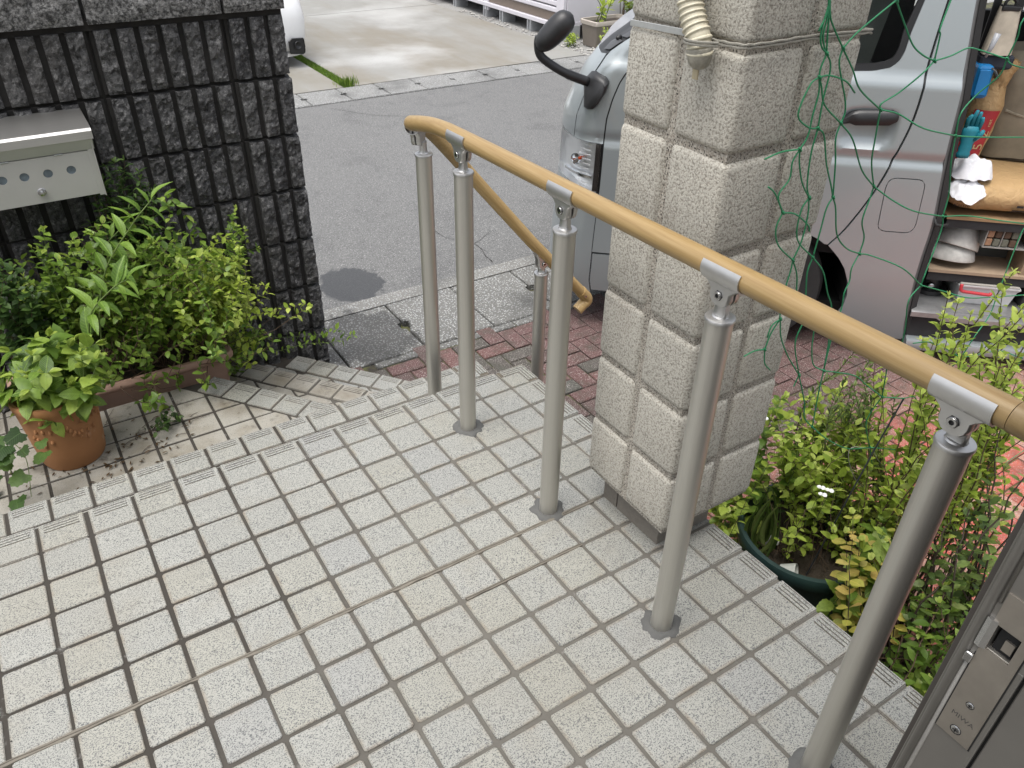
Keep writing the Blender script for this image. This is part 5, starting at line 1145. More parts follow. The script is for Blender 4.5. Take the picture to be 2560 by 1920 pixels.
# on the van floor: white storage box with a red grip, black pump, white pipe end
wb = vthing('storage_box', 'white plastic storage box with a red handle on the van floor', 'box', 1.93, .2, .252)
WP = plain('white_plastic', (.50, .50, .50), .45, var=.12, sc=16); RED = plain('red_plastic', (.42, .03, .04), .4)
R = [[(1.848 - k, .130 - k, z), (2.06 + k, .130 - k, z), (2.06 + k, .40, z), (1.848 - k, .40, z)] for z, k in ((.245, 0), (.32, .012), (.332, .020), (.338, .020))]; V, F = loft(R); V = np.array(V); vp(wb, 'box_body', V, F, WP)
V, F = box(1.832, 2.075, .112, .41, .338, .347, .004); vp(wb, 'box_lid', V, F, plain('grey_lid', (.30, .28, .25), .5))
V, F = tube(smooth_path([(1.835, .105, .345), (1.836, .100, .322), (1.850, .098, .314), (1.91, .098, .310), (1.955, .098, .308), (1.962, .104, .314)], 4), .0072, 8); vp(wb, 'box_handle', V, F, RED, smooth=True)
pm = vthing('water_pump', 'black pump with a white pipe end standing on the van floor', 'pump', 1.76, .22, .252)
V, F = lathe([(.075, .0), (.078, .02), (.05, .03), (.048, .085), (.03, .095), (.0, .095)], (1.755, .24, .246), 20); vp(pm, 'pump_body', V, F, TRIM, smooth=True, auto=40)
V, F = lathe([(.024, .0), (.028, .004), (.029, .03), (.0, .03)], (1.757, .2, .345), 18); vp(pm, 'pipe_end', V, F, WP, smooth=True, auto=40)
V, F = lathe2(np.array((1.745, .185, .285)), (0, -1, 0), [(.0, .004), (.012, .004), (.016, .0), (.016, -.03)], 14); vp(pm, 'valve', V, F, STEEL, smooth=True)
V, F = box(2.10, 2.6, .11, .5, .345, .375, .005); tr = vthing('metal_tray', 'long grey metal tray beside the white storage box', 'tray', 2.3, .3, .30); vp(tr, 'tray_top', V, F, SILLM)
V, F = box(2.11, 2.6, .13, .5, .246, .345); vp(tr, 'tray_body', V, F, VDARK)

# ================================================================ across the street
m = Mat('white_car_paint', .25); m.b.inputs['Coat Weight'].default_value = .8; m.b.inputs['Coat Roughness'].default_value = .05; m.col(m.mix((.74, .74, .74), (.78, .78, .78), m.noise(300, 1))); CARW = m.m
car = Thing('parked_car', 'white car parked across the road behind the end of the dark wall', 'car', (1.5, 8.8, GZ))
def sect(y, hw, z0, z1, q=4.0, n=28, zs=.5):
    r = []
    for k in range(n):
        a = 2 * math.pi * k / n; c, s_ = math.cos(a), math.sin(a)
        x = math.copysign(abs(c) ** (2 / q), c) * hw; z = math.copysign(abs(s_) ** (2 / q), s_)
        r.append((1.535 + x * (1 if z < .2 else 1 - .10 * (z - .2)), y, GZ + (z0 + z1) / 2 + z * (z1 - z0) / 2))
    return r
V, F = loft([sect(6.875, .52, .22, .46, 3), sect(6.885, .70, .16, .56, 3.4), sect(6.93, .79, .125, .66, 3.8), sect(7.02, .825, .115, .76, 4.2), sect(7.2, .838, .115, .84, 4.5), sect(7.6, .842, .115, .93), sect(8.1, .842, .115, 1.0), sect(10.4, .84, .13, 1.0), sect(10.7, .78, .2, .95)])
cb = car.part('body', V, F, CARW, smooth=True, auto=60)
V, F = loft([sect(8.0, .78, .95, 1.05), sect(8.7, .70, .95, 1.48), sect(9.4, .69, .95, 1.54), sect(10.2, .68, .95, 1.48), sect(10.6, .66, .95, 1.2)]); car.part('cabin', V, F, plain('car_glass', (.03, .035, .04), .08), smooth=True, auto=60)
for y in (7.62, 10.1):
    for sg in (-1, 1):
        V, F = lathe2(np.array((1.535 + sg * .835, y, GZ + .30)), (sg, 0, 0), [(0, .0), (.17, .0), (.19, .008), (.27, .008), (.298, -.02), (.30, -.16), (.2, -.18)], 28); car.part('wheel', V, F, RUBBER, smooth=True, auto=40)
# fog lamp recess at the right bumper corner, plus lip and headlamp
R = []
for o_, k in ((.012, 1.0), (.018, .94), (-.002, .86)):
    R.append([(2.205 + .085 * x * k, 6.874 - o_ + .30 * max(0, .085 * x * k + .03), GZ + .205 + .075 * z * k - .012 * x) for x, z in [(-1, -.7), (-.9, -1), (.7, -1), (.98, -.75), (1.05, .0), (1.0, .8), (.85, 1), (-.6, .9), (-1, .5)]])
V, F = loft(R); fr = car.part('fog_lamp_surround', V, F, BLACKP, smooth=True, auto=30)
V, F = lathe2(np.array((2.212, 6.862, GZ + .212)), (.15, -1, 0), [(.0, -.008), (.022, -.006), (.03, .004), (.036, .008), (.038, .0)], 20); car.part('fog_lamp', V, F, TRIM, fr, smooth=True)
V, F = loft([[(1.27, 6.87, GZ + z), (1.97, 6.885, GZ + z), (2.19, 6.93, GZ + z), (2.31, 7.0, GZ + z), (2.362, 7.12, GZ + z), (2.36, 7.3, GZ + z), (2.07, 7.3, GZ + z), (1.27, 7.2, GZ + z)] for z in (.105, .135)]); car.part('bumper_lip', V, F, CARW, smooth=True, auto=40)
V, F = tube(smooth_path([(1.6, 6.895, GZ + .60), (2.0, 6.955, GZ + .615), (2.23, 7.02, GZ + .625), (2.325, 7.15, GZ + .645), (2.36, 7.35, GZ + .67)], 5), .004, 6); car.part('bonnet_seam', V, F, plain('seam_grey', (.12, .12, .12), .5))
V, F = tube(smooth_path([(1.5, 6.872, GZ + .40), (1.95, 6.895, GZ + .41), (2.12, 6.93, GZ + .40), (2.235, 7.01, GZ + .385)], 5), .006, 6); car.part('bumper_crease', V, F, CARW)

# steel garden shed on concrete blocks
SHW = plain('shed_white', (.60, .58, .62), .45, var=.06, sc=8); SHB = plain('shed_brown', (.17, .135, .11), .5, var=.1, sc=10); CB = plain('grey_block', (.34, .35, .36), .9, var=.25, sc=60, bump=.3)
shed = Thing('garden_shed', 'white corrugated metal garden shed standing on grey concrete blocks across the road', 'shed', (6.2, 9, GZ))
SXf = 5.28; sy0, sy1 = 6.78, 12.2
V, F = box(SXf + .03, 7.0, sy0 + .01, sy1, GZ + .145, GZ + 2.2); shed.part('shell', V, F, SHW)
V, F = box(SXf - .022, SXf + .03, sy0 + .14, sy1, GZ + .098, GZ + .145, .004); shed.part('base_rail', V, F, SHW)
V, F = box(SXf - .01, SXf + .032, sy0, sy0 + .145, GZ + .10, GZ + 2.2, .006); shed.part('corner_post', V, F, SHW)
V, F = box(SXf - .008, SXf + .032, 8.43, 8.53, GZ + .05, GZ + 2.2, .006); shed.part('corner_post', V, F, SHW)
V, F = box(SXf + .012, SXf + .031, sy0 + .145, 8.43, GZ + .150, GZ + .245); shed.part('kick_panel', V, F, SHB)
V, F = box(SXf + .012, SXf + .031, 8.53, sy1, GZ + .150, GZ + .245); shed.part('kick_panel', V, F, SHB)
for ya, yb_ in ((sy0 + .145, 8.43), (8.53, sy1)):
    for k in range(12):
        z = GZ + .247 + .068 * k
        R = [[(SXf + .012, y, z), (SXf - .006, y, z + .012), (SXf - .006, y, z + .048), (SXf + .012, y, z + .060), (SXf + .032, y, z + .060), (SXf + .032, y, z)] for y in (ya, yb_)]
        V, F = loft(R); shed.part('slat', V, F, SHW)
    V, F = box(SXf + .010, SXf + .0125, ya, yb_, GZ + .245, GZ + 1.06); shed.part('slat_shadow_gap', V, F, plain('gap_grey', (.10, .10, .10), .8))
for y, lab in ((6.80, 'grey concrete block under the near corner of the white shed'), (7.42, 'hollow concrete block under the shed, next after the corner one'), (8.05, 'hollow concrete block under the shed, left of the brown kick panel middle'), (8.45, 'concrete block under the middle post of the white shed'), (9.25, 'concrete block under the shed beyond its middle post'), (10.3, 'farthest concrete block under the white shed')):
    d = .16
    L = [box(SXf - .02, SXf + .17, y, y + .016, GZ - .03, GZ + .096), box(SXf - .02, SXf + .17, y + .064, y + .08, GZ - .03, GZ + .096), box(SXf + .005, SXf + .165, y + .016, y + .064, GZ - .03, GZ + .096)]
    V, F = join(*L); solo('concrete_block', V, F, CB, lab, 'block', 'concrete blocks under the shed')
# white boundary panel to the right of the shed
bw = Thing('boundary_panel', 'plain white metal panel on a concrete footing behind the far planters', 'wall', (6.2, 6.77, GZ))
V, F = box(SXf + .035, 7.6, 6.765, 6.779, GZ + .16, GZ + 1.7); bw.part('panel', V, F, SHW)
V, F = box(SXf + .02, 7.6, 6.758, 6.79, GZ + .13, GZ + .165); bw.part('rail', V, F, SHW)
V, F = box(SXf + .02, 5.50, 6.755, 6.86, GZ - .04, GZ + .13, .004); bw.part('footing', V, F, CB)
V, F = box(SXf + 1.1, 7.5, 6.755, 6.86, GZ - .04, GZ + .13, .004); bw.part('footing', V, F, CB)
def trough(name, label, c, lx, ly, h, rot, mat, rimmat, soil=True):
    t = Thing(name, label, 'planter', (c[0], c[1], GZ - .02), Matrix.Rotation(rot, 3, 'Z'))
    def rect(hx, hy, z, r=.03): return [(sx * hx - sx * (r if k in (0,) else 0), sy * hy - sy * (r if k in (1,) else 0), z) for sx, sy, ks in ((1, -1, (1, 0)), (1, 1, (0, 1))[::1], (-1, 1, (1, 0)), (-1, -1, (0, 1))) for k in ks] if False else rr_(hx, hy, z, r)
    def rr_(hx, hy, z, r):
        P = []
        for sx, sy, a0 in ((1, -1, -90), (1, 1, 0), (-1, 1, 90), (-1, -1, 180)):
            for k in range(4): a = math.radians(a0 + 30 * k); P.append((sx * (hx - r) + r * math.cos(a), sy * (hy - r) + r * math.sin(a), z))
        return P
    V, F = loft([rr_(lx * .43, ly * .42, 0, .03), rr_(lx * .48, ly * .47, h * .87, .03), rr_(lx * .45, ly * .44, h * .87, .03), rr_(lx * .44, ly * .43, h * .6, .03)], False); t.part('body', V, F, mat, local=True, smooth=True, auto=40)
    V, F = loft([rr_(lx * .475, ly * .465, h * .82, .03), rr_(lx * .5, ly * .5, h * .83, .035), rr_(lx * .505, ly * .505, h * .97, .036), rr_(lx * .49, ly * .49, h, .034), rr_(lx * .46, ly * .45, h * .99, .03), rr_(lx * .45, ly * .44, h * .85, .03)], False); t.part('rim', V, F, rimmat, local=True, smooth=True, auto=40)
    V, F = loft([rr_(lx * .45, ly * .44, h * .70, .03), rr_(lx * .45, ly * .44, h * .72, .03)]); t.part('soil', V, F, MT['soil'], local=True)
    return t
trough('plant_trough', 'taupe brown plastic plant trough on the gravel before the white panel', (5.62, 6.42), .56, .30, .27, .02, plain('taupe_plastic', (.17, .145, .125), .55), plain('taupe_rim', (.36, .32, .28), .5))
trough('plant_trough', 'light green plastic plant trough half hidden behind the stucco pillar', (6.30, 6.52), .52, .30, .36, .05, plain('green_plastic', (.17, .24, .12), .5), plain('pale_green_rim', (.47, .58, .38), .45))

# ================================================================ plants
def leaf_mat(name, cols, attr=True, rough=.45, vein=True):
    m = Mat(name, rough)
    if attr: a = m.N('Attribute'); a.attribute_name = 'tint'; r = a.outputs['Fac']
    else: r = m.rnd()
    n = len(cols); c = m.ramp(r, [(i / max(1, n - 1), k) for i, k in enumerate(cols)])
    c = m.mix(c, tuple(v * .6 for v in cols[0]), m.ramp(m.noise(60, 3, .6), [(.5, 0), (.75, .45)]))
    if not attr:
        sx = m.N('SeparateXYZ'); m.L(m.pos(True), sx.inputs[0]); ab = m.math('ABSOLUTE', sx.outputs[0])
        wv = m.math('SINE', m.math('MULTIPLY', m.math('SUBTRACT', sx.outputs[1], m.math('MULTIPLY', ab, .9)), 62.))
        vein_ = m.math('MAXIMUM', m.ramp(wv, [(.75, 0), (.98, .55)]), m.ramp(ab, [(.008, .9), (.022, 0)]))
        c = m.mix(c, tuple(min(1, v * 1.35 + .02) for v in cols[min(2, n - 1)]), m.math('MULTIPLY', vein_, .6)); m.bump(vein_, .3, .01)
    m.col(c)
    tr = m.N('BsdfTranslucent'); mx = m.N('MixShader'); mx.inputs[0].default_value = .47
    cc = m.mix(c, (1, 1, .25), .0); m.L(m.mix(c, (.9, 1.0, .3), 1.0, 'MULTIPLY') if False else c, tr.inputs['Color'])
    out = m.t.nodes['Material Output']; m.L(m.b.outputs[0], mx.inputs[1]); m.L(tr.outputs[0], mx.inputs[2]); m.L(mx.outputs[0], out.inputs['Surface'])
    return m.m
def leaf_tpl(ratio=.5, rows=5, fold=.12, droop=.22, serr=0., peak=.42, wave=0., cols=3):
    """unit leaf along +y, face up +z"""
    V = []; F = []
    for i in range(rows + 1):
        t = i / rows; e = t / peak * .5 if t < peak else .5 + (t - peak) / (1 - peak) * .5
        w_ = ratio / 2 * max(.0, math.sin(math.pi * min(1, e))) ** .85 + (.006 if i == 0 else 0)
        if serr and 0 < i < rows: w_ *= 1 + (serr if i % 2 else -serr)
        z = -droop * t * t + .10 * t
        xs = (-1, 0, 1) if cols == 3 else (-1, -.5, 0, .5, 1)
        for x in xs: V.append((x * w_, t - (.03 * abs(x) if serr else 0), z + fold * abs(x) * w_ / max(ratio / 2, .01) * .5 + wave * math.sin(t * 9 + x) * abs(x)))
    nc = cols
    for i in range(rows):
        for k in range(nc - 1): a = i * nc + k; F.append((a, a + 1, a + nc + 1, a + nc))
    return np.array(V), np.array(F)
OVATE = leaf_tpl(.55, 5); OVATE_S = leaf_tpl(.62, 3, .10, .18); LANCE = leaf_tpl(.30, 4, .12, .25); LANCE_S = leaf_tpl(.34, 3, .1, .15); ROUND = leaf_tpl(.80, 4, .10, .15, peak=.5)
SERR = leaf_tpl(.62, 11, .12, .28, .07, .38); BIG = leaf_tpl(.34, 8, .16, .50, cols=5, wave=.008); MINT = leaf_tpl(.62, 9, .10, .30, .04, .40, .006, 5)
class Foliage:
    def __init__(s): s.V = []; s.F = []; s.T = []; s.n = 0; s.SV = []; s.SF = []; s.sn = 0; s.M = []
    def leaf(s, tpl, p, d, nrm, L, tint, keep=None):
        d = np.array(d, float); d /= np.linalg.norm(d) + 1e-9; nrm = np.array(nrm, float); x = np.cross(d, nrm); l = np.linalg.norm(x)
        if l < 1e-6: x = np.array((1., 0, 0)); l = 1
        x /= l; z = np.cross(x, d); B = np.stack([x, d, z], 0)
        if keep is not None: s.M.append((keep, B, np.array(p, float), L)); return
        s.V.append(tpl[0] * L @ B + p); s.F.append(tpl[1] + s.n); s.T.append(np.full(len(tpl[0]), tint)); s.n += len(tpl[0])
    def stem(s, P, r0, r1, n=4):
        P = np.array(P); m = len(P); V, F = tube(P, list(np.linspace(r0, r1, m)), n, cap=False)
        s.SV.append(np.array(V)); s.SF += [tuple(i + s.sn for i in f) for f in F]; s.sn += len(V)
    def build(s, th, lm, sm, fol='foliage', stem='stems'):
        if s.V:
            V = np.concatenate(s.V); F = np.concatenate(s.F); T_ = np.concatenate(s.T)
            me = bpy.data.meshes.new(fol); V = V @ th.In[:3, :3].T + th.In[:3, 3]
            me.vertices.add(len(V)); me.vertices.foreach_set('co', V.astype(np.float32).ravel())
            me.loops.add(F.size); me.loops.foreach_set('vertex_index', F.astype(np.int32).ravel())
            me.polygons.add(len(F)); me.polygons.foreach_set('loop_start', np.arange(0, F.size, 4, dtype=np.int32))
            at = me.attributes.new('tint', 'FLOAT', 'POINT'); at.data.foreach_set('value', T_.astype(np.float32))
            me.polygons.foreach_set('use_smooth', [True] * len(F)); me.materials.append(lm); me.update(); me.validate()
            o = bpy.data.objects.new(fol, me); COL.objects.link(o); o.parent = th.o; o['kind'] = 'stuff'
        if s.SV: th.part(stem, np.concatenate(s.SV), s.SF, sm, smooth=True)
def place_leaves(th, fo, meshes, name='leaf'):
    for k, B, p, L in fo.M:
        M = Matrix(((B[0][0] * L, B[1][0] * L, B[2][0] * L, p[0]), (B[0][1] * L, B[1][1] * L, B[2][1] * L, p[1]), (B[0][2] * L, B[1][2] * L, B[2][2] * L, p[2]), (0, 0, 0, 1)))
        th.inst(name, meshes[k % len(meshes)], M)
def variants(tpl, mat, n=4, name='leaf', seed=1):
    out = []
    for i in range(n):
        V = tpl[0].copy(); r = np.random.default_rng(seed + i); b, c = r.uniform(-.10, .10), r.uniform(-.12, .12)
        V[:, 0] += b * V[:, 1] ** 2; V[:, 2] += c * V[:, 1] ** 2 + .012 * np.sin(V[:, 1] * 14 + V[:, 0] * 9 + i)
        out.append(mesh_of(name, V, [tuple(int(q) for q in f) for f in tpl[1]], True, mat))
    return out
def rv(a): return rng.normal(0, a, 3)
def rnd_in(c, r, shell=.55):
    v = rng.normal(0, 1, 3); v /= np.linalg.norm(v); k = (shell + (1 - shell) * rng.random()) if rng.random() < .75 else rng.random() ** .4
    return np.array(c) + v * np.array(r) * k
def shrub(name, label, cat, base, br, crown, cr, ns, tpl, L, step, lm, sm, frac=.35, droop=.3, group=None, r0=.0022, pair=True, Lvar=.3, upbias=.45, keep=False, meshes=None, shell=.55, maxkeep=295, side=0, bend=.06):
    th = Thing(name, label, cat, tuple(base), group=group); fo = Foliage(); nk = 0
    for s in range(ns):
        b = np.array(base) + np.array((rng.uniform(-br[0], br[0]), rng.uniform(-br[1], br[1]), 0)); t_ = rnd_in(crown, cr, shell)
        if t_[2] < b[2] + .03: t_[2] = b[2] + .03 + abs(t_[2] - b[2]) * .3
        mid = b * .5 + t_ * .5 + np.array((0, 0, .12 * np.linalg.norm(t_ - b))) + rv(bend * .5); P = np.array(smooth_path([b, mid, t_], 6)); P[1:-1] += rng.normal(0, bend * .035, (len(P) - 2, 3))
        fo.stem(P, r0, r0 * .35)
        seg = np.linalg.norm(np.diff(P, axis=0), axis=1); cum = np.concatenate([[0], np.cumsum(seg)]); tot = cum[-1]
        a = rng.uniform(0, 6.28); u = frac * tot
        while u < tot:
            p = np.array([np.interp(u, cum, P[:, k]) for k in range(3)]); i = min(len(P) - 2, int(np.searchsorted(cum, u) - 1)); ax = (P[i + 1] - P[i]) / (np.linalg.norm(P[i + 1] - P[i]) + 1e-9)
            e1 = np.cross(ax, (.3, .2, 1)); e1 /= np.linalg.norm(e1) + 1e-9; e2 = np.cross(ax, e1)
            for q in ((0, math.pi) if pair else (0,)):
                out = e1 * math.cos(a + q) + e2 * math.sin(a + q); k = .55 + .45 * math.sin(math.pi * min(1, .25 + .75 * (1 - u / tot)))
                d = out + ax * upbias + np.array((0, 0, -droop * rng.random())) + rv(.22); nn = np.array((0, 0, 1.)) * .9 + ax * .4 + rv(.25)
                l = L * k * rng.uniform(1 - Lvar, 1 + Lvar); tint = min(1, max(0, rng.normal(.5, .24)))
                if keep and nk < maxkeep: fo.leaf(tpl, p, d, nn, l, tint, keep=int(rng.integers(0, 99))); nk += 1
                else: fo.leaf(tpl, p, d, nn, l, tint)
            a += (math.pi / 2 if pair else 2.4) + rng.normal(0, .3); u += step * rng.uniform(.7, 1.3)
        for k in range(3):                                              # young tip
            fo.leaf(tpl, P[-1], (P[-1] - P[-2]) / np.linalg.norm(P[-1] - P[-2]) + rv(.45), (0, 0, 1) + rv(.4), L * .55, 1.0)
    fo.build(th, lm, sm)
    if keep: place_leaves(th, fo, meshes)
    return th
TWIG = plain('twig_brown', (.085, .055, .032), .8, var=.3, sc=60); GSTEM = plain('green_stem', (.11, .16, .04), .6, var=.25, sc=60); DSTEM = plain('dark_stem', (.05, .035, .025), .8, var=.3, sc=60)
PAL_MID = [(.06, .12, .016), (.13, .225, .032), (.22, .335, .05), (.34, .44, .08)]
PAL_BRIGHT = [(.17, .25, .03), (.31, .42, .055), (.43, .53, .09), (.55, .63, .16)]
PAL_DARK = [(.018, .045, .012), (.04, .085, .02), (.075, .14, .032), (.12, .20, .045)]
PAL_GREY = [(.06, .11, .025), (.12, .19, .045), (.19, .27, .07), (.28, .35, .11)]
PAL_YEL = [(.36, .40, .07), (.50, .48, .09), (.58, .42, .13), (.62, .55, .18)]
LMID, LBRI, LDARK, LGREY = (leaf_mat(n, p) for n, p in (('leaf_mid', PAL_MID), ('leaf_bright', PAL_BRIGHT), ('leaf_dark', PAL_DARK), ('leaf_grey', PAL_GREY)))
OMID, OBRI, OYEL, ODARK = (leaf_mat(n, p, False) for n, p in (('leaf_mid_single', PAL_MID), ('leaf_bright_single', PAL_BRIGHT), ('leaf_yellow_single', PAL_YEL), ('leaf_dark_single', PAL_DARK)))

# ---------------------------------------------------------------- containers on the left
m = Mat('terracotta', .85); b_ = m.noise(6, 5, .65)
c_ = m.mix((.30, .130, .048), (.39, .19, .08), m.noise(9, 4, .6)); c_ = m.mix(c_, (.10, .07, .05), m.ramp(b_, [(.58, 0), (.70, .8)])); c_ = m.mix(c_, (.50, .34, .22), m.ramp(m.noise(13, 4, .6), [(.60, 0), (.72, .5)])); m.col(c_).bump(m.noise(50, 4, .6), .25, .003); TERRA = m.m
tc = (-.507, 1.225, Z3)
tp = Thing('terracotta_pot', 'orange terracotta pot with raised relief on the left end of the tiled step', 'pot', tc)
V, F = lathe([(.0, .0), (.082, .0), (.088, .012), (.095, .07), (.102, .15), (.107, .205), (.111, .212), (.113, .232), (.110, .238), (.101, .238), (.096, .215), (.092, .19)], tc, 48)
V = np.array(V); a_ = np.arctan2(V[:, 1] - tc[1], V[:, 0] - tc[0]); hh = V[:, 2] - tc[2]
tp.part('pot_body', V, F, TERRA, smooth=True, auto=50)
V, F = lathe([(.0, .195), (.094, .195)], tc, 24); tp.part('soil', V, F, MT['soil'])
L = []
for k in range(9):                                                     # relief garland
    a0 = -2.45 + .24 * k
    for q in range(4):
        aa = a0 + .05 * q; zz_ = .135 - .03 * math.sin(k * 1.3 + q) + .010 * q; r_ = .0965 + .075 * (zz_ - .07) ; cx, cy = tc[0] + r_ * math.cos(aa), tc[1] + r_ * math.sin(aa)
        V, F = lathe([(.0, -.009), (.004, -.006), (.0055, .0), (.004, .006), (.0, .009)], (cx, cy, tc[2] + zz_), 8); L.append((V, F))
V, F = join(*L); tp.part('relief', V, F, TERRA, smooth=True)
PINKP = plain('faded_pink_plastic', (.37, .235, .18), .7, var=.18, sc=14, bump=.1)
pt_ = Thing('planter_box', 'faded pinkish rectangular planter box standing below the dark wall', 'planter', (-.29, 1.57, Z4))
def rrect(x0, x1, y0, y1, z, r):
    P = []
    for cx, cy, a0 in ((x1 - r, y0 + r, -90), (x1 - r, y1 - r, 0), (x0 + r, y1 - r, 90), (x0 + r, y0 + r, 180)):
        for k in range(5): a = math.radians(a0 + 22.5 * k); P.append((cx + r * math.cos(a), cy + r * math.sin(a), z))
    return P
px0, px1, py0_, py1_ = -.63, .040, 1.445, 1.685
prof = [(.020, 0, .03), (.012, .10, .03), (.006, .150, .03), (-.004, .152, .032), (-.010, .160, .034), (-.010, .172, .034), (-.004, .180, .032), (.010, .180, .03), (.016, .170, .028), (.018, .12, .028)]
V, F = loft([rrect(px0 + i, px1 - i, py0_ + i, py1_ - i, Z4 + z, r) for i, z, r in prof], False); pt_.part('box_body', V, F, PINKP, smooth=True, auto=45)
V, F = loft([rrect(px0 + .018, px1 - .018, py0_ + .018, py1_ - .018, Z4 + z, .028) for z in (.125, .13)]); pt_.part('soil', V, F, MT['soil'])
# ---------------------------------------------------------------- plants on the left
shrub('potted_mint', 'soft broad leaved light green plant spilling over the terracotta pot', 'potted plant', (tc[0], tc[1], Z3 + .19), (.07, .07), (-.50, 1.19, .0), (.17, .13, .16), 38, MINT, .058, .030, LMID, GSTEM, .30, .5, keep=True, meshes=variants(MINT, OMID, 5), Lvar=.28, r0=.002, upbias=.25)
shrub('tangled_shrub', 'dense twiggy small leaved shrub filling the pinkish planter box', 'shrub', (-.22, 1.56, Z4 + .13), (.22, .07), (-.13, 1.49, .03), (.30, .15, .26), 96, OVATE, .028, .023, LMID, TWIG, .38, .25, r0=.0015, bend=.28, upbias=.5, shell=.35, Lvar=.45)
shrub('upright_weed', 'light green leafy stalks at the right end of the pinkish planter box', 'plant', (-.03, 1.56, Z4 + .13), (.05, .07), (.04, 1.49, -.02), (.16, .10, .20), 54, OVATE, .027, .022, LBRI, TWIG, .42, .3, r0=.0013, bend=.2)
shrub('tall_stalk_plant', 'tall thin light green stalks left of the arching broad leaved plant', 'plant', (-.44, 1.58, Z4 + .13), (.10, .06), (-.40, 1.50, .14), (.11, .07, .20), 20, OVATE, .030, .024, LMID, GSTEM, .35, .2, r0=.0018)
shrub('dark_bush', 'dark green bush at the left picture edge under the letterbox', 'bush', (-.55, 1.58, Z4 + .13), (.08, .06), (-.52, 1.48, .08), (.11, .09, .19), 30, OVATE_S, .034, .02, LDARK, TWIG, .3, .3, r0=.0018)
shrub('bamboo_shrub', 'dark green feathery shrub growing below the right end of the letterbox', 'shrub', (-.18, 1.68, Z4 + .13), (.06, .02), (-.16, 1.655, .30), (.12, .06, .15), 34, LANCE, .034, .016, LDARK, TWIG, .5, .2, r0=.0016)
shrub('creeping_weed', 'trailing weed creeping over the step at the foot of the dark wall', 'weed', (.045, 1.64, Z4 + .05), (.02, .03), (.15, 1.66, -.33), (.12, .05, .06), 14, OVATE_S, .026, .024, LMID, GSTEM, .2, .2, r0=.0011, bend=.3)
shrub('wiry_stalk', 'single wiry stalk with small leaves rising in front of the dark wall', 'plant', (.02, 1.66, Z4 + .12), (.02, .02), (.20, 1.63, .06), (.045, .03, .17), 11, OVATE_S, .026, .026, LMID, GSTEM, .4, .2, r0=.0012)
# arching stems with big leaves, each its own object
big = Thing('arching_lily_plant', 'arching stems with big pointed bright green leaves in front of the dark wall', 'plant', (-.34, 1.50, Z4 + .13)); fo = Foliage()
for pts, n in (([(-.35, 1.50, -.28), (-.33, 1.44, -.02), (-.27, 1.40, .18), (-.17, 1.36, .32), (-.10, 1.36, .385)], 15), ([(-.36, 1.50, -.28), (-.37, 1.38, -.05), (-.345, 1.31, .10), (-.27, 1.26, .19), (-.23, 1.25, .21)], 12), ([(-.31, 1.52, -.28), (-.30, 1.50, 0), (-.26, 1.48, .20), (-.19, 1.46, .28)], 10)):
    P = np.array(smooth_path(pts, 7)); fo.stem(P, .0032, .0016, 6); N_ = len(P)
    for k in range(n):
        u = .30 + .70 * (k + .5) / n; i = min(N_ - 2, int(u * (N_ - 1))); p = P[i]; ax = P[i + 1] - P[i]; ax /= np.linalg.norm(ax); sd_ = np.cross(ax, (0, 0, 1)); sd_ /= np.linalg.norm(sd_); sg = 1 if k % 2 else -1
        fo.leaf(BIG, p, (sd_ * .45 + np.cross(ax, sd_) * .9) * sg + ax * .35 + np.array((0, 0, .12)) + rv(.2), np.array((0, 0, 1.)) + ax * .15 - sd_ * sg * .1 + rv(.12), rng.uniform(.068, .100) * (1 if u < .85 else .7), .5, keep=int(rng.integers(0, 9)))
    fo.leaf(BIG, P[-1], P[-1] - P[-2] + np.array((0, 0, .004)), (0, 0, 1), .075, .9, keep=1)
fo.build(big, LMID, GSTEM); place_leaves(big, fo, variants(BIG, leaf_mat('leaf_lily', [(.10, .19, .025), (.16, .28, .04), (.24, .37, .06)], False), 5))
# lobed vine at the far left
def lobed():
    n = 22; V = [(0, .0, 0)]; 
    for k in range(n):
        a = -2.6 + 5.2 * k / (n - 1); r = .5 * (.62 + .38 * abs(math.cos(a * 1.25))) * (1 + .07 * (-1) ** k); V.append((math.sin(a) * r, .30 + math.cos(a) * r, .05 - .22 * r * r))
    V.append((0, .3, .06)); c = len(V) - 1; F = [(c, k, k + 1) for k in range(1, n)] + [(c, 0, 1), (c, n, 0)]
    return V, F
vn = Thing('lobed_vine', 'dark vine with maple like lobed leaves at the left edge below the terracotta pot', 'vine', (-.66, 1.18, Z3)); lm_ = mesh_of('leaf', *lobed(), True, ODARK); fo = Foliage()
P = np.array(smooth_path([(-.68, 1.22, Z3), (-.66, 1.12, -.18), (-.635, 1.06, -.08), (-.61, 1.02, -.12), (-.63, .98, -.22)], 6)); fo.stem(P, .002, .001)
for k in range(20):
    p = P[int(rng.integers(2, len(P)))] + rv(.05); fo.leaf(None, p, (rng.uniform(-1, 1), -1 + rng.uniform(-.5, .6), -.1), (.0, -.35, 1) + rv(.3), rng.uniform(.045, .07), .5, keep=0)
fo.build(vn, LDARK, GSTEM); place_leaves(vn, fo, [lm_])
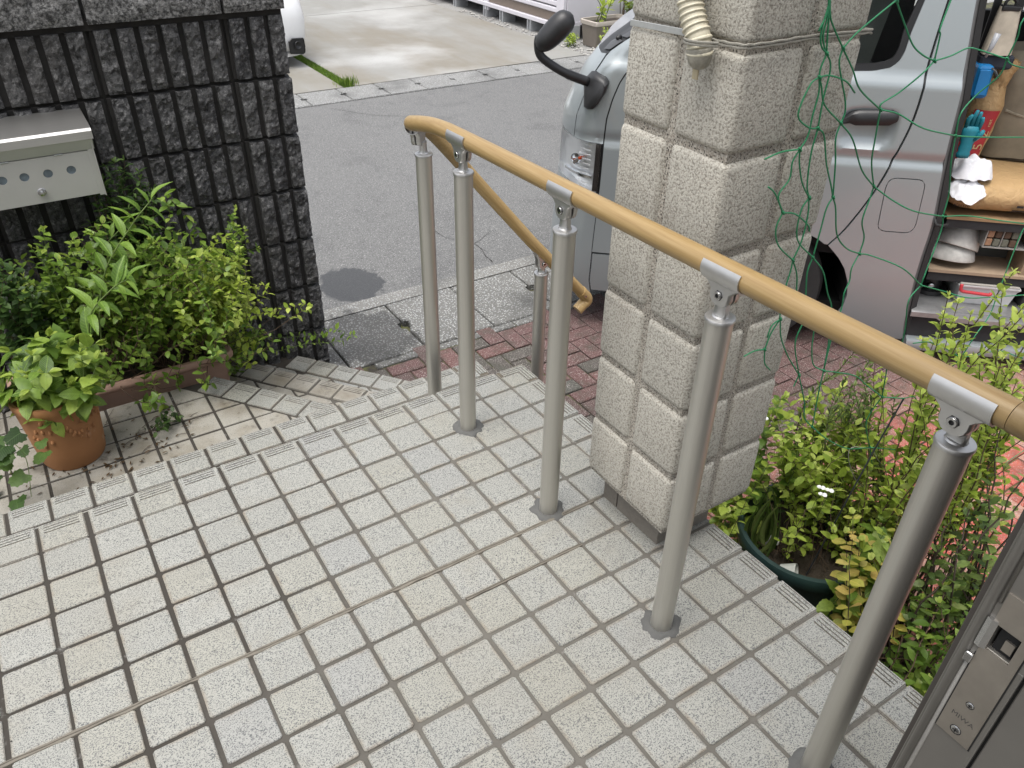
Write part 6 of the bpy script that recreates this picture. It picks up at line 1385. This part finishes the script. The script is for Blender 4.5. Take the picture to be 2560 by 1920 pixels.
# twigs, dead leaves and dirt lying on the left steps
DEAD = leaf_mat('dead_leaf', [(.07, .04, .02), (.12, .075, .035), (.05, .035, .02)])
lit = Thing('leaf_litter', 'scattered dead leaves and thin twigs lying on the left step tiles', 'leaf litter', (-.4, 1.1, Z3), kind='stuff'); fo = Foliage()
for k in range(150):
    x, y = rng.normal(-.42, .13), rng.normal(1.14, .10)
    if y < .90 or x + .77 * y > 1.05: continue
    fo.leaf(LANCE_S, (x, y, Z3 + .003 + .004 * rng.random()), (rng.normal(), rng.normal(), .05), (0, 0, 1) + rv(.3), rng.uniform(.008, .022), rng.random())
for k in range(16):
    x, y = rng.normal(-.28, .09), rng.normal(1.20, .05); a = rng.normal(.5, .4); l = rng.uniform(.03, .09); P = [(x + l * t * math.cos(a), y + l * t * math.sin(a) + .004 * math.sin(5 * t), Z3 + .004) for t in np.linspace(0, 1, 5)]; fo.stem(P, .0010, .0006)
for k in range(60):
    x, y = rng.uniform(.0, .10), rng.uniform(1.60, 1.74); fo.leaf(LANCE_S, (x, y, Z4 + .004), (rng.normal(), rng.normal(), .05), (0, 0, 1) + rv(.3), rng.uniform(.006, .016), rng.random() * .3)
fo.build(lit, DEAD, DSTEM)
sp = shrub('fallen_sprig', 'small green sprig lying on the tiles in front of the planter box', 'sprig', (-.29, 1.20, Z3 + .004), (.01, .01), (-.22, 1.21, Z3 + .02), (.05, .02, .01), 5, OVATE_S, .022, .02, LDARK, DSTEM, .3, .3, r0=.001)

# ---------------------------------------------------------------- right: garden bed
gp = (1.205, -.145, GZ)
pg = Thing('round_flowerpot', 'big round dark green plastic flowerpot on the soil right of the porch edge', 'pot', gp)
GP = plain('dark_green_plastic', (.020, .045, .042), .45, var=.25, sc=30, bump=.06)
V, F = lathe([(.0, .02), (.135, .02), (.145, .03), (.186, .255), (.192, .258), (.200, .262), (.203, .275), (.203, .292), (.199, .300), (.187, .301), (.181, .292), (.176, .262)], gp, 48); pg.part('pot_body', V, F, GP, smooth=True, auto=45)
V, F = lathe([(.0, .248), (.178, .243)], gp, 30); V = np.array(V); pg.part('soil', V, F, MT['soil'])
zs = GZ + .25
def gtag(i): return 'herbs filling the garden bed'
shrub('leafy_herb', 'thicket of light green herbs growing in the big round green flowerpot', 'plant', (1.20, -.13, zs), (.14, .13), (1.24, -.06, -.10), (.18, .17, .16), 44, OVATE, .030, .026, LBRI, TWIG, .38, .3, r0=.0014, bend=.18, shell=.4)
shrub('serrated_herb', 'bushy plant with saw edged green leaves in front of the round green flowerpot', 'plant', (1.16, -.40, GZ + .02), (.06, .06), (1.14, -.38, -.18), (.10, .08, .16), 11, SERR, .056, .036, LMID, GSTEM, .35, .35, keep=True, meshes=variants(SERR, OMID, 5), r0=.0024)
shrub('fine_leaved_shrub', 'upright dark shrub with tiny narrow leaves behind the green net', 'shrub', (1.32, -.12, GZ), (.05, .05), (1.33, -.10, .04), (.09, .09, .19), 26, LANCE_S, .022, .011, LGREY, DSTEM, .45, .05, r0=.0022, bend=.12, upbias=1.0, pair=True)
shrub('fine_leaved_shrub', 'lower sparse shrub of tiny narrow leaves right of the leaning stake', 'shrub', (1.36, -.36, GZ), (.05, .05), (1.36, -.30, -.12), (.08, .09, .16), 16, LANCE_S, .019, .011, LGREY, DSTEM, .45, .05, r0=.0020, bend=.12, upbias=1.0)
shrub('privet_bush', 'tall bright green bush in front of the open van door above the handrail', 'bush', (1.32, -.40, GZ), (.14, .10), (1.36, -.33, .26), (.24, .22, .26), 48, OVATE, .026, .021, LBRI, TWIG, .52, .2, r0=.0026, upbias=.8, bend=.10, shell=.35)
shrub('privet_bush', 'bright green shoots right of the pillar foot before the van wheel', 'bush', (1.16, .03, GZ), (.05, .03), (1.15, .07, -.05), (.09, .05, .20), 11, OVATE, .036, .028, LMID, GSTEM, .40, .3, r0=.0022, bend=.10)
shrub('broadleaf_herb', 'low light green ground herbs under the handrail between flowerpot and pillar', 'plant', (1.02, -.02, GZ), (.10, .06), (1.06, .05, -.32), (.07, .04, .15), 9, SERR, .042, .034, LBRI, GSTEM, .30, .3, r0=.0016)
shrub('garden_bush', 'medium green oval leaved bush beside the lock plate of the door', 'bush', (1.08, -.66, GZ), (.15, .12), (1.14, -.62, -.26), (.20, .15, .25), 34, OVATE, .031, .026, LMID, TWIG, .38, .3, r0=.0028, bend=.12)
shrub('garden_bush', 'open brown twigged bush with sparse leaves right of the nearest post', 'bush', (1.26, -.52, GZ), (.08, .08), (1.33, -.50, .0), (.18, .15, .28), 20, OVATE_S, .030, .034, LGREY, DSTEM, .40, .3, r0=.0042, bend=.12)
shrub('sprout_cluster', 'fresh bright yellow green sprouts low beside the door leaf', 'plant', (.98, -.66, GZ), (.03, .03), (.96, -.655, -.33), (.085, .06, .055), 14, OVATE, .038, .020, LBRI, GSTEM, .55, .3, r0=.0018)
shrub('yellowing_shrub', 'twigs with yellow and orange turning leaves hanging over the green flowerpot', 'shrub', (1.02, -.50, GZ), (.04, .04), (1.08, -.38, -.08), (.13, .10, .10), 8, ROUND, .034, .036, LBRI, DSTEM, .55, .3, keep=True, meshes=variants(ROUND, OYEL, 4), r0=.0022, pair=True)
shrub('ground_weeds', 'small dark weeds on the soil along the porch edge', 'weeds', (.88, -.70, GZ + .01), (.10, .08), (.88, -.68, -.55), (.13, .10, .05), 26, OVATE_S, .028, .022, LDARK, GSTEM, .2, .2, r0=.001)
shrub('ground_weeds', 'low dark weeds between the pillar foot and the round flowerpot', 'weeds', (.92, -.02, GZ + .01), (.08, .08), (.90, -.02, -.54), (.10, .10, .06), 18, OVATE_S, .028, .022, LDARK, GSTEM, .2, .2, r0=.001)
def grass(name, label, base, n, L, w_, spread, mat, lean=(0, 0)):
    th = Thing(name, label, 'grass', base); fo = Foliage(); T_ = leaf_tpl(w_ / L * 1.0, 7, .2, .55, peak=.3)
    for k in range(n):
        b = np.array(base) + np.array((rng.normal(0, spread), rng.normal(0, spread), 0)); a = rng.uniform(0, 6.28)
        fo.leaf(T_, b, (math.cos(a) * .45 + lean[0], math.sin(a) * .45 + lean[1], 1), (math.cos(a), math.sin(a), .4), L * rng.uniform(.6, 1.1), rng.random())
    fo.build(th, mat, GSTEM, 'blades')
grass('grass_tuft', 'thin pale grass growing at the left rim of the round flowerpot', (1.065, -.085, zs), 20, .19, .0032, .022, LGREY)
grass('blade_plant', 'broad bladed grass plant on the soil beside the nearest post', (.93, -.60, GZ + .01), 9, .19, .020, .012, LMID, (.15, .1))
grass('grass_tuft', 'small clump of grass at the street end of the green verge strip', (2.37, 6.08, GZ), 110, .075, .005, .045, LMID)
# little white flowers
fl = Thing('white_flowers', 'tiny white flower heads above the herbs in the round flowerpot', 'flowers', (1.08, -.25, -.08)); WHT = plain('petal_white', (.75, .75, .72), .6)
for c in ((1.06, -.22, -.055), (1.075, -.235, -.06), (1.05, -.235, -.062), (1.09, .01, .0)):
    L = [lathe([(.0, .002), (.004, .0025), (.0065, .0)], (c[0] + .006 * math.cos(k * 2.1), c[1] + .006 * math.sin(k * 2.1), c[2] + .003 * (k % 3)), 7) for k in range(6)]
    V, F = join(*L); fl.part('flower_head', V, F, WHT)
for c in ((1.06, -.22, -.055), (1.075, -.235, -.06), (1.09, .01, .0)): V, F = tube([(c[0], c[1], c[2]), (c[0] + .01, c[1] + .02, c[2] - .15)], .0008, 4); fl.part('flower_stem', V, F, GSTEM)
# broken white cups in the pot, stones, concrete edging
CUP = plain('weathered_white', (.55, .56, .52), .6, var=.25, sc=50)
for c, rx, lab in (((1.055, -.205, zs + .02), 70, 'broken white cup lying at the near rim of the round flowerpot'), ((1.10, -.09, zs + .02), 40, 'broken white cup deeper in the round flowerpot near its left side')):
    V, F = lathe([(.018, -.02), (.024, .012), (.025, .022), (.0235, .022), (.0225, .012), (.016, -.018), (.0, -.018)], (0, 0, 0), 20); M = Matrix.Translation(c) @ Matrix.Rotation(math.radians(rx), 4, 'X') @ Matrix.Rotation(.5, 4, 'Y'); V = [tuple(M @ Vector(v)) for v in V]
    solo('broken_cup', V, F, CUP, lab, 'cup', 'broken cups in the flowerpot', smooth=True, auto=40)
CONC = plain('old_concrete', (.26, .25, .22), .9, var=.25, sc=30, bump=.3)
V, F = box(-.17, .17, -.05, .05, 0, .10, .012); M = Matrix.Translation((1.10, -.40, GZ)) @ Matrix.Rotation(math.radians(52), 4, 'Z'); solo('concrete_kerb', [tuple(M @ Vector(v)) for v in V], F, CONC, 'old concrete edging block on the soil below the round flowerpot', 'kerb')
def rock(c, r, seed, label, mat):
    V, F = lathe([(r * math.sin(a), -r * math.cos(a)) for a in np.linspace(.02, 3.12, 9)], (0, 0, 0), 14); V = [(c[0] + x * (1 + .3 * vnoise((x / r, y / r, z / r), 1.2, seed)), c[1] + y * (1 + .3 * vnoise((x / r, y / r, z / r), 1.2, seed + 2)), c[2] + z * .7 * (1 + .3 * vnoise((x / r, y / r, z / r), 1.2, seed + 4))) for x, y, z in V]
    solo('stone', V, F, mat, label, 'stone', smooth=True)
rock((.96, -.72, GZ + .02), .045, 1, 'pale grey stone in the soil near the door bottom', CONC); rock((1.04, -.76, GZ + .02), .04, 5, 'second grey stone behind the pale one close to the door', CONC); rock((1.13, -.60, -.42 - .18), .05, 8, 'grey rock half hidden under the oval leaved bush', CONC)
# litter on the soil
ls = Thing('soil_litter', 'dead leaves and dry twigs on the soil of the garden bed', 'leaf litter', (1, -.4, GZ), kind='stuff'); fo = Foliage()
for k in range(500):
    x, y = rng.uniform(.70, 1.33), rng.uniform(-.95, .05); fo.leaf(LANCE_S, (x, y, GZ + .02 + .015 * rng.random()), (rng.normal(), rng.normal(), .1), (0, 0, 1) + rv(.4), rng.uniform(.012, .034), rng.random())
for k in range(70):
    x, y = rng.uniform(.70, 1.3), rng.uniform(-.9, .05); a = rng.uniform(0, 6.28); l = rng.uniform(.05, .16); fo.stem([(x + l * t * math.cos(a), y + l * t * math.sin(a), GZ + .025 + .03 * math.sin(3 * t)) for t in np.linspace(0, 1, 4)], .0012, .0007)
fo.build(ls, DEAD, DSTEM)
shrub('wild_herb', 'tangle of thin yellow green herbs between the flowerpot and the red pavers', 'plant', (1.30, -.22, GZ), (.07, .12), (1.32, -.18, -.18), (.13, .20, .24), 32, OVATE, .026, .027, LBRI, TWIG, .40, .3, r0=.0014, bend=.2, shell=.4)
if 0: shrub('wild_herb', 'bright herb stalks hanging over the near rim of the flowerpot behind the tallest post', 'plant', (1.10, -.22, zs), (.06, .05), (1.04, -.20, -.15), (.11, .10, .12), 16, LANCE, .040, .026, LBRI, GSTEM, .35, .35, r0=.0014, bend=.2)
# ---------------------------------------------------------------- far plants
shrub('potted_okra', 'young light green plants with lobed leaves in the taupe trough', 'potted plant', (5.58, 6.42, GZ + .17), (.14, .06), (5.56, 6.40, -.22), (.20, .12, .20), 7, ROUND, .085, .07, LBRI, GSTEM, .4, .3, r0=.006, pair=False)
shrub('potted_vine', 'climbing light green plant rising behind the taupe trough', 'potted plant', (6.0, 6.55, GZ + .2), (.10, .06), (5.98, 6.5, -.12), (.20, .10, .24), 10, ROUND, .08, .06, LBRI, TWIG, .35, .3, r0=.006, pair=False)
shrub('gravel_weed', 'small weed on the gravel in front of the far footing', 'weed', (5.20, 6.55, GZ - .02), (.05, .05), (5.20, 6.52, -.55), (.09, .08, .06), 12, OVATE_S, .04, .03, LBRI, GSTEM, .2, .2, r0=.002)
shrub('gravel_weed', 'taller weed on the gravel right against the taupe trough', 'weed', (5.42, 6.14, GZ - .02), (.05, .04), (5.42, 6.12, -.50), (.10, .05, .12), 10, LANCE, .07, .04, LBRI, GSTEM, .2, .2, r0=.002)
th = Thing('grass_verge', 'narrow mown green grass strip beside the white car', 'grass', (2.35, 6.5, GZ), kind='stuff'); fo = Foliage(); T_ = leaf_tpl(.14, 2, .1, .3)
for k in range(9000):
    y = 6.02 + 3.2 * rng.random() ** 1.3; fo.leaf(T_, (rng.uniform(2.303, 2.402), y, GZ - .012), (rng.normal(0, .6), rng.normal(0, .6), 1), (rng.normal(), rng.normal(), .3), rng.uniform(.015, .036), rng.random() * .75)
fo.build(th, LMID, GSTEM, 'blades')
th = Thing('gravel_stones', 'loose grey gravel along the far footing', 'gravel', (5.3, 6.4, GZ), kind='stuff'); L = []
for k in range(420):
    r = rng.uniform(.008, .022); x, y = rng.uniform(5.03, 5.9), 6.02 + rng.random() ** 1.0 * (.7 if rng.random() < .6 else 3.0)
    if x > 5.28 and y > 6.75: x = rng.uniform(5.03, 5.24)
    V = [(x + r * a * rng.uniform(.7, 1.2), y + r * b * rng.uniform(.7, 1.2), GZ - .03 + r * (.45 + c * .6)) for a, b, c in ((1, 0, 0), (0, 1, 0), (-1, 0, 0), (0, -1, 0), (0, 0, 1), (.1, 0, -1))]; L.append((V, [(0, 1, 4), (1, 2, 4), (2, 3, 4), (3, 0, 4), (1, 0, 5), (2, 1, 5), (3, 2, 5), (0, 3, 5)]))
V, F = join(*L); th.part('pebbles', V, F, plain('pebble', (.34, .33, .31), .9, var=.4, sc=60))
# moss along the paver edge of the gutter
